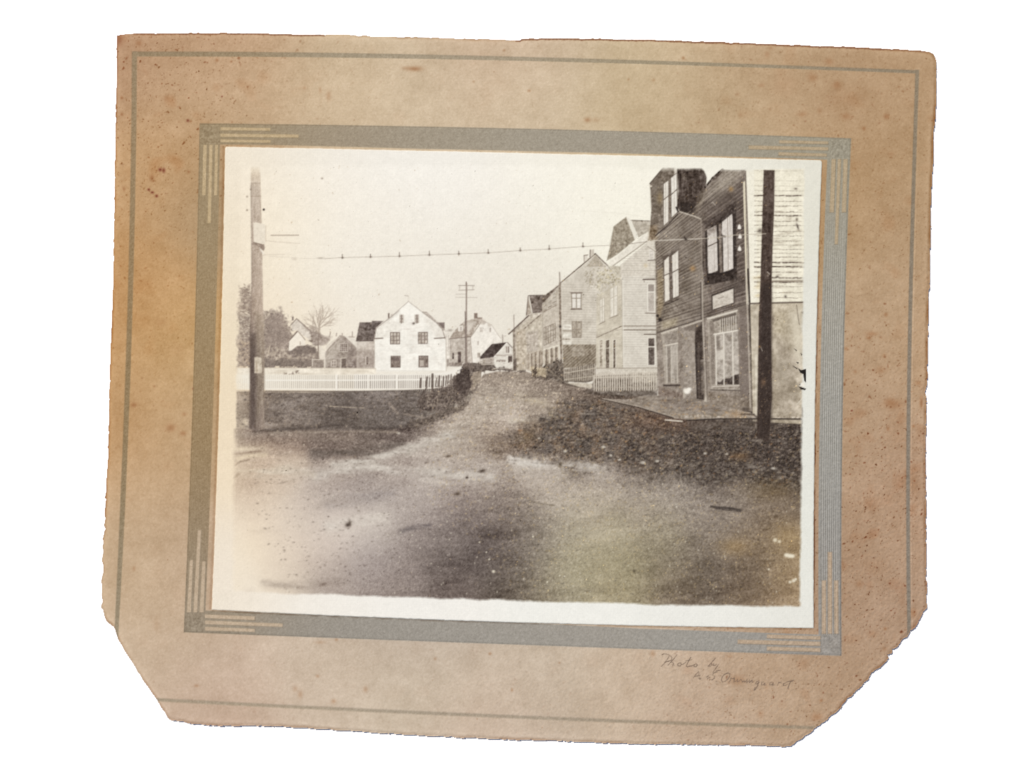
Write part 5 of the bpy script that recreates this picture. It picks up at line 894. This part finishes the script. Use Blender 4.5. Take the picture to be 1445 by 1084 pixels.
# ------------------------------------------------------------------ build the meshes
LIN = C / 255.
LIN = np.where(LIN <= .04045, LIN / 12.92, ((LIN + .055) / 1.055) ** 2.4) / LIGHT
def material(name, rough, bump, nscale):
    m = bpy.data.materials.new(name); m.use_nodes = True; nt = m.node_tree; b = nt.nodes['Principled BSDF']
    a = nt.nodes.new('ShaderNodeAttribute'); a.attribute_name = 'ink'
    n = nt.nodes.new('ShaderNodeTexNoise'); n.inputs['Scale'].default_value = nscale; n.inputs['Detail'].default_value = 3
    tc = nt.nodes.new('ShaderNodeTexCoord'); nt.links.new(tc.outputs['Object'], n.inputs['Vector'])
    mr = nt.nodes.new('ShaderNodeMapRange'); mr.inputs['To Min'].default_value = .96; mr.inputs['To Max'].default_value = 1.04
    nt.links.new(n.outputs['Fac'], mr.inputs['Value'])
    mx = nt.nodes.new('ShaderNodeVectorMath'); mx.operation = 'SCALE'
    nt.links.new(a.outputs['Color'], mx.inputs[0]); nt.links.new(mr.outputs[0], mx.inputs['Scale']); nt.links.new(mx.outputs[0], b.inputs['Base Color'])
    bp = nt.nodes.new('ShaderNodeBump'); bp.inputs['Strength'].default_value = bump; bp.inputs['Distance'].default_value = .0001
    nt.links.new(n.outputs['Fac'], bp.inputs['Height']); nt.links.new(bp.outputs[0], b.inputs['Normal'])
    b.inputs['Roughness'].default_value = rough; b.inputs['Specular IOR Level'].default_value = .12
    return m
M_card = material('card stock', .95, .25, 900); M_print = material('photographic paper', .75, .02, 1600)

def grid_mesh(name, mask, mat):
    """the cells of the measuring grid where mask is set, as one mesh"""
    ys, xs = np.nonzero(mask[:-1, :-1]); n = len(ys)
    if n == 0: return None
    a = ys * W + xs; quads = np.stack([a + W, a + W + 1, a + 1, a], 1)       # upward facing
    u, inv = np.unique(quads, return_inverse=True); uy, ux = divmod(u, W)
    co = np.empty((len(u), 3), np.float32); co[:, 0] = (ux - 722) * S; co[:, 1] = (541.5 - uy) * S; co[:, 2] = (THK + Z[uy, ux]) * S
    me = bpy.data.meshes.new(name); me.vertices.add(len(u)); me.vertices.foreach_set('co', co.ravel())
    me.loops.add(4 * n); me.loops.foreach_set('vertex_index', inv.astype(np.int32).ravel())
    me.polygons.add(n); me.polygons.foreach_set('loop_start', np.arange(0, 4 * n, 4, dtype=np.int32))
    me.polygons.foreach_set('use_smooth', np.ones(n, bool)); me.update(calc_edges=True)
    at = me.attributes.new('ink', 'FLOAT_COLOR', 'POINT'); col = np.ones((len(u), 4), np.float32); col[:, :3] = LIN[uy, ux]
    at.data.foreach_set('color', col.ravel()); me.materials.append(mat)
    o = bpy.data.objects.new(name, me); scene.collection.objects.link(o); return o
THK = 6.0
root = bpy.data.objects.new('mounted_photograph', None); scene.collection.objects.link(root); root.empty_display_size = .05
root['label'] = 'aged tan card mount with clipped lower corners, holding a faded sepia street print'
root['category'] = 'mounted photograph'
objs = {}
for k in range(1, len(REG)):
    r = REG[k]; msk = ID == k
    if msk.sum() < 3: print('empty region', k, r['name'], r['label']); continue
    par = r['parent']
    o = grid_mesh(r['name'], msk, M_card if k < k_paper else M_print)
    if o is None: continue
    o.parent = objs.get(par, root) if par else root; objs[k] = o
    if r['label']: o['label'] = r['label']
    if r['stuff']: o['kind'] = 'stuff'
# the cut edge of the card: walls round the outline and a back
def simple_mat(name, col, rough=.9, nscale=500, amp=.2):
    m = bpy.data.materials.new(name); m.use_nodes = True; nt = m.node_tree; b = nt.nodes['Principled BSDF']
    n = nt.nodes.new('ShaderNodeTexNoise'); n.inputs['Scale'].default_value = nscale; n.inputs['Detail'].default_value = 4
    r = nt.nodes.new('ShaderNodeValToRGB'); r.color_ramp.elements[0].color = (*[c * (1 - amp) for c in col], 1); r.color_ramp.elements[1].color = (*[min(1, c * (1 + amp)) for c in col], 1)
    tc = nt.nodes.new('ShaderNodeTexCoord'); nt.links.new(tc.outputs['Object'], n.inputs['Vector'])
    nt.links.new(n.outputs['Fac'], r.inputs['Fac']); nt.links.new(r.outputs[0], b.inputs['Base Color']); b.inputs['Roughness'].default_value = rough; b.inputs['Specular IOR Level'].default_value = .1
    return m
pts = np.array(OUTJ); cen = pts.mean(0); prev = np.roll(pts, 1, 0); nxt = np.roll(pts, -1, 0); tn = nxt - prev; tn /= np.linalg.norm(tn, axis=1)[:, None] + 1e-9
inn = np.stack([-tn[:, 1], tn[:, 0]], 1); pin = pts + inn * .7; n = len(pts)
vs_ = [((x - 722) * S, (541.5 - y) * S, (THK - .9) * S) for x, y in pin] + [((x - 722) * S, (541.5 - y) * S, 0.4 * S) for x, y in pin]
fs = [(i, (i + 1) % n, n + (i + 1) % n, n + i) for i in range(n)] + [tuple(range(n, 2 * n))]
me = bpy.data.meshes.new('card_edge'); me.from_pydata(vs_, [], fs); me.update(); me.materials.append(simple_mat('card core', (.30, .18, .10)))
o = bpy.data.objects.new('card_edge', me); scene.collection.objects.link(o); o.parent = root; o['label'] = 'brown worn cut edge of the card'

# the white tabletop
me = bpy.data.meshes.new('tabletop'); h = 6.0; N = 24
v = [(-h + 2 * h * i / N, -h + 2 * h * j / N, 0) for j in range(N + 1) for i in range(N + 1)]
me.from_pydata(v, [], [(j * (N + 1) + i, j * (N + 1) + i + 1, (j + 1) * (N + 1) + i + 1, (j + 1) * (N + 1) + i) for j in range(N) for i in range(N)]); me.update()
me.materials.append(simple_mat('white table paint', (.90, .90, .90), .8, 40, .01))
o = bpy.data.objects.new('tabletop', me); scene.collection.objects.link(o); o['kind'] = 'structure'
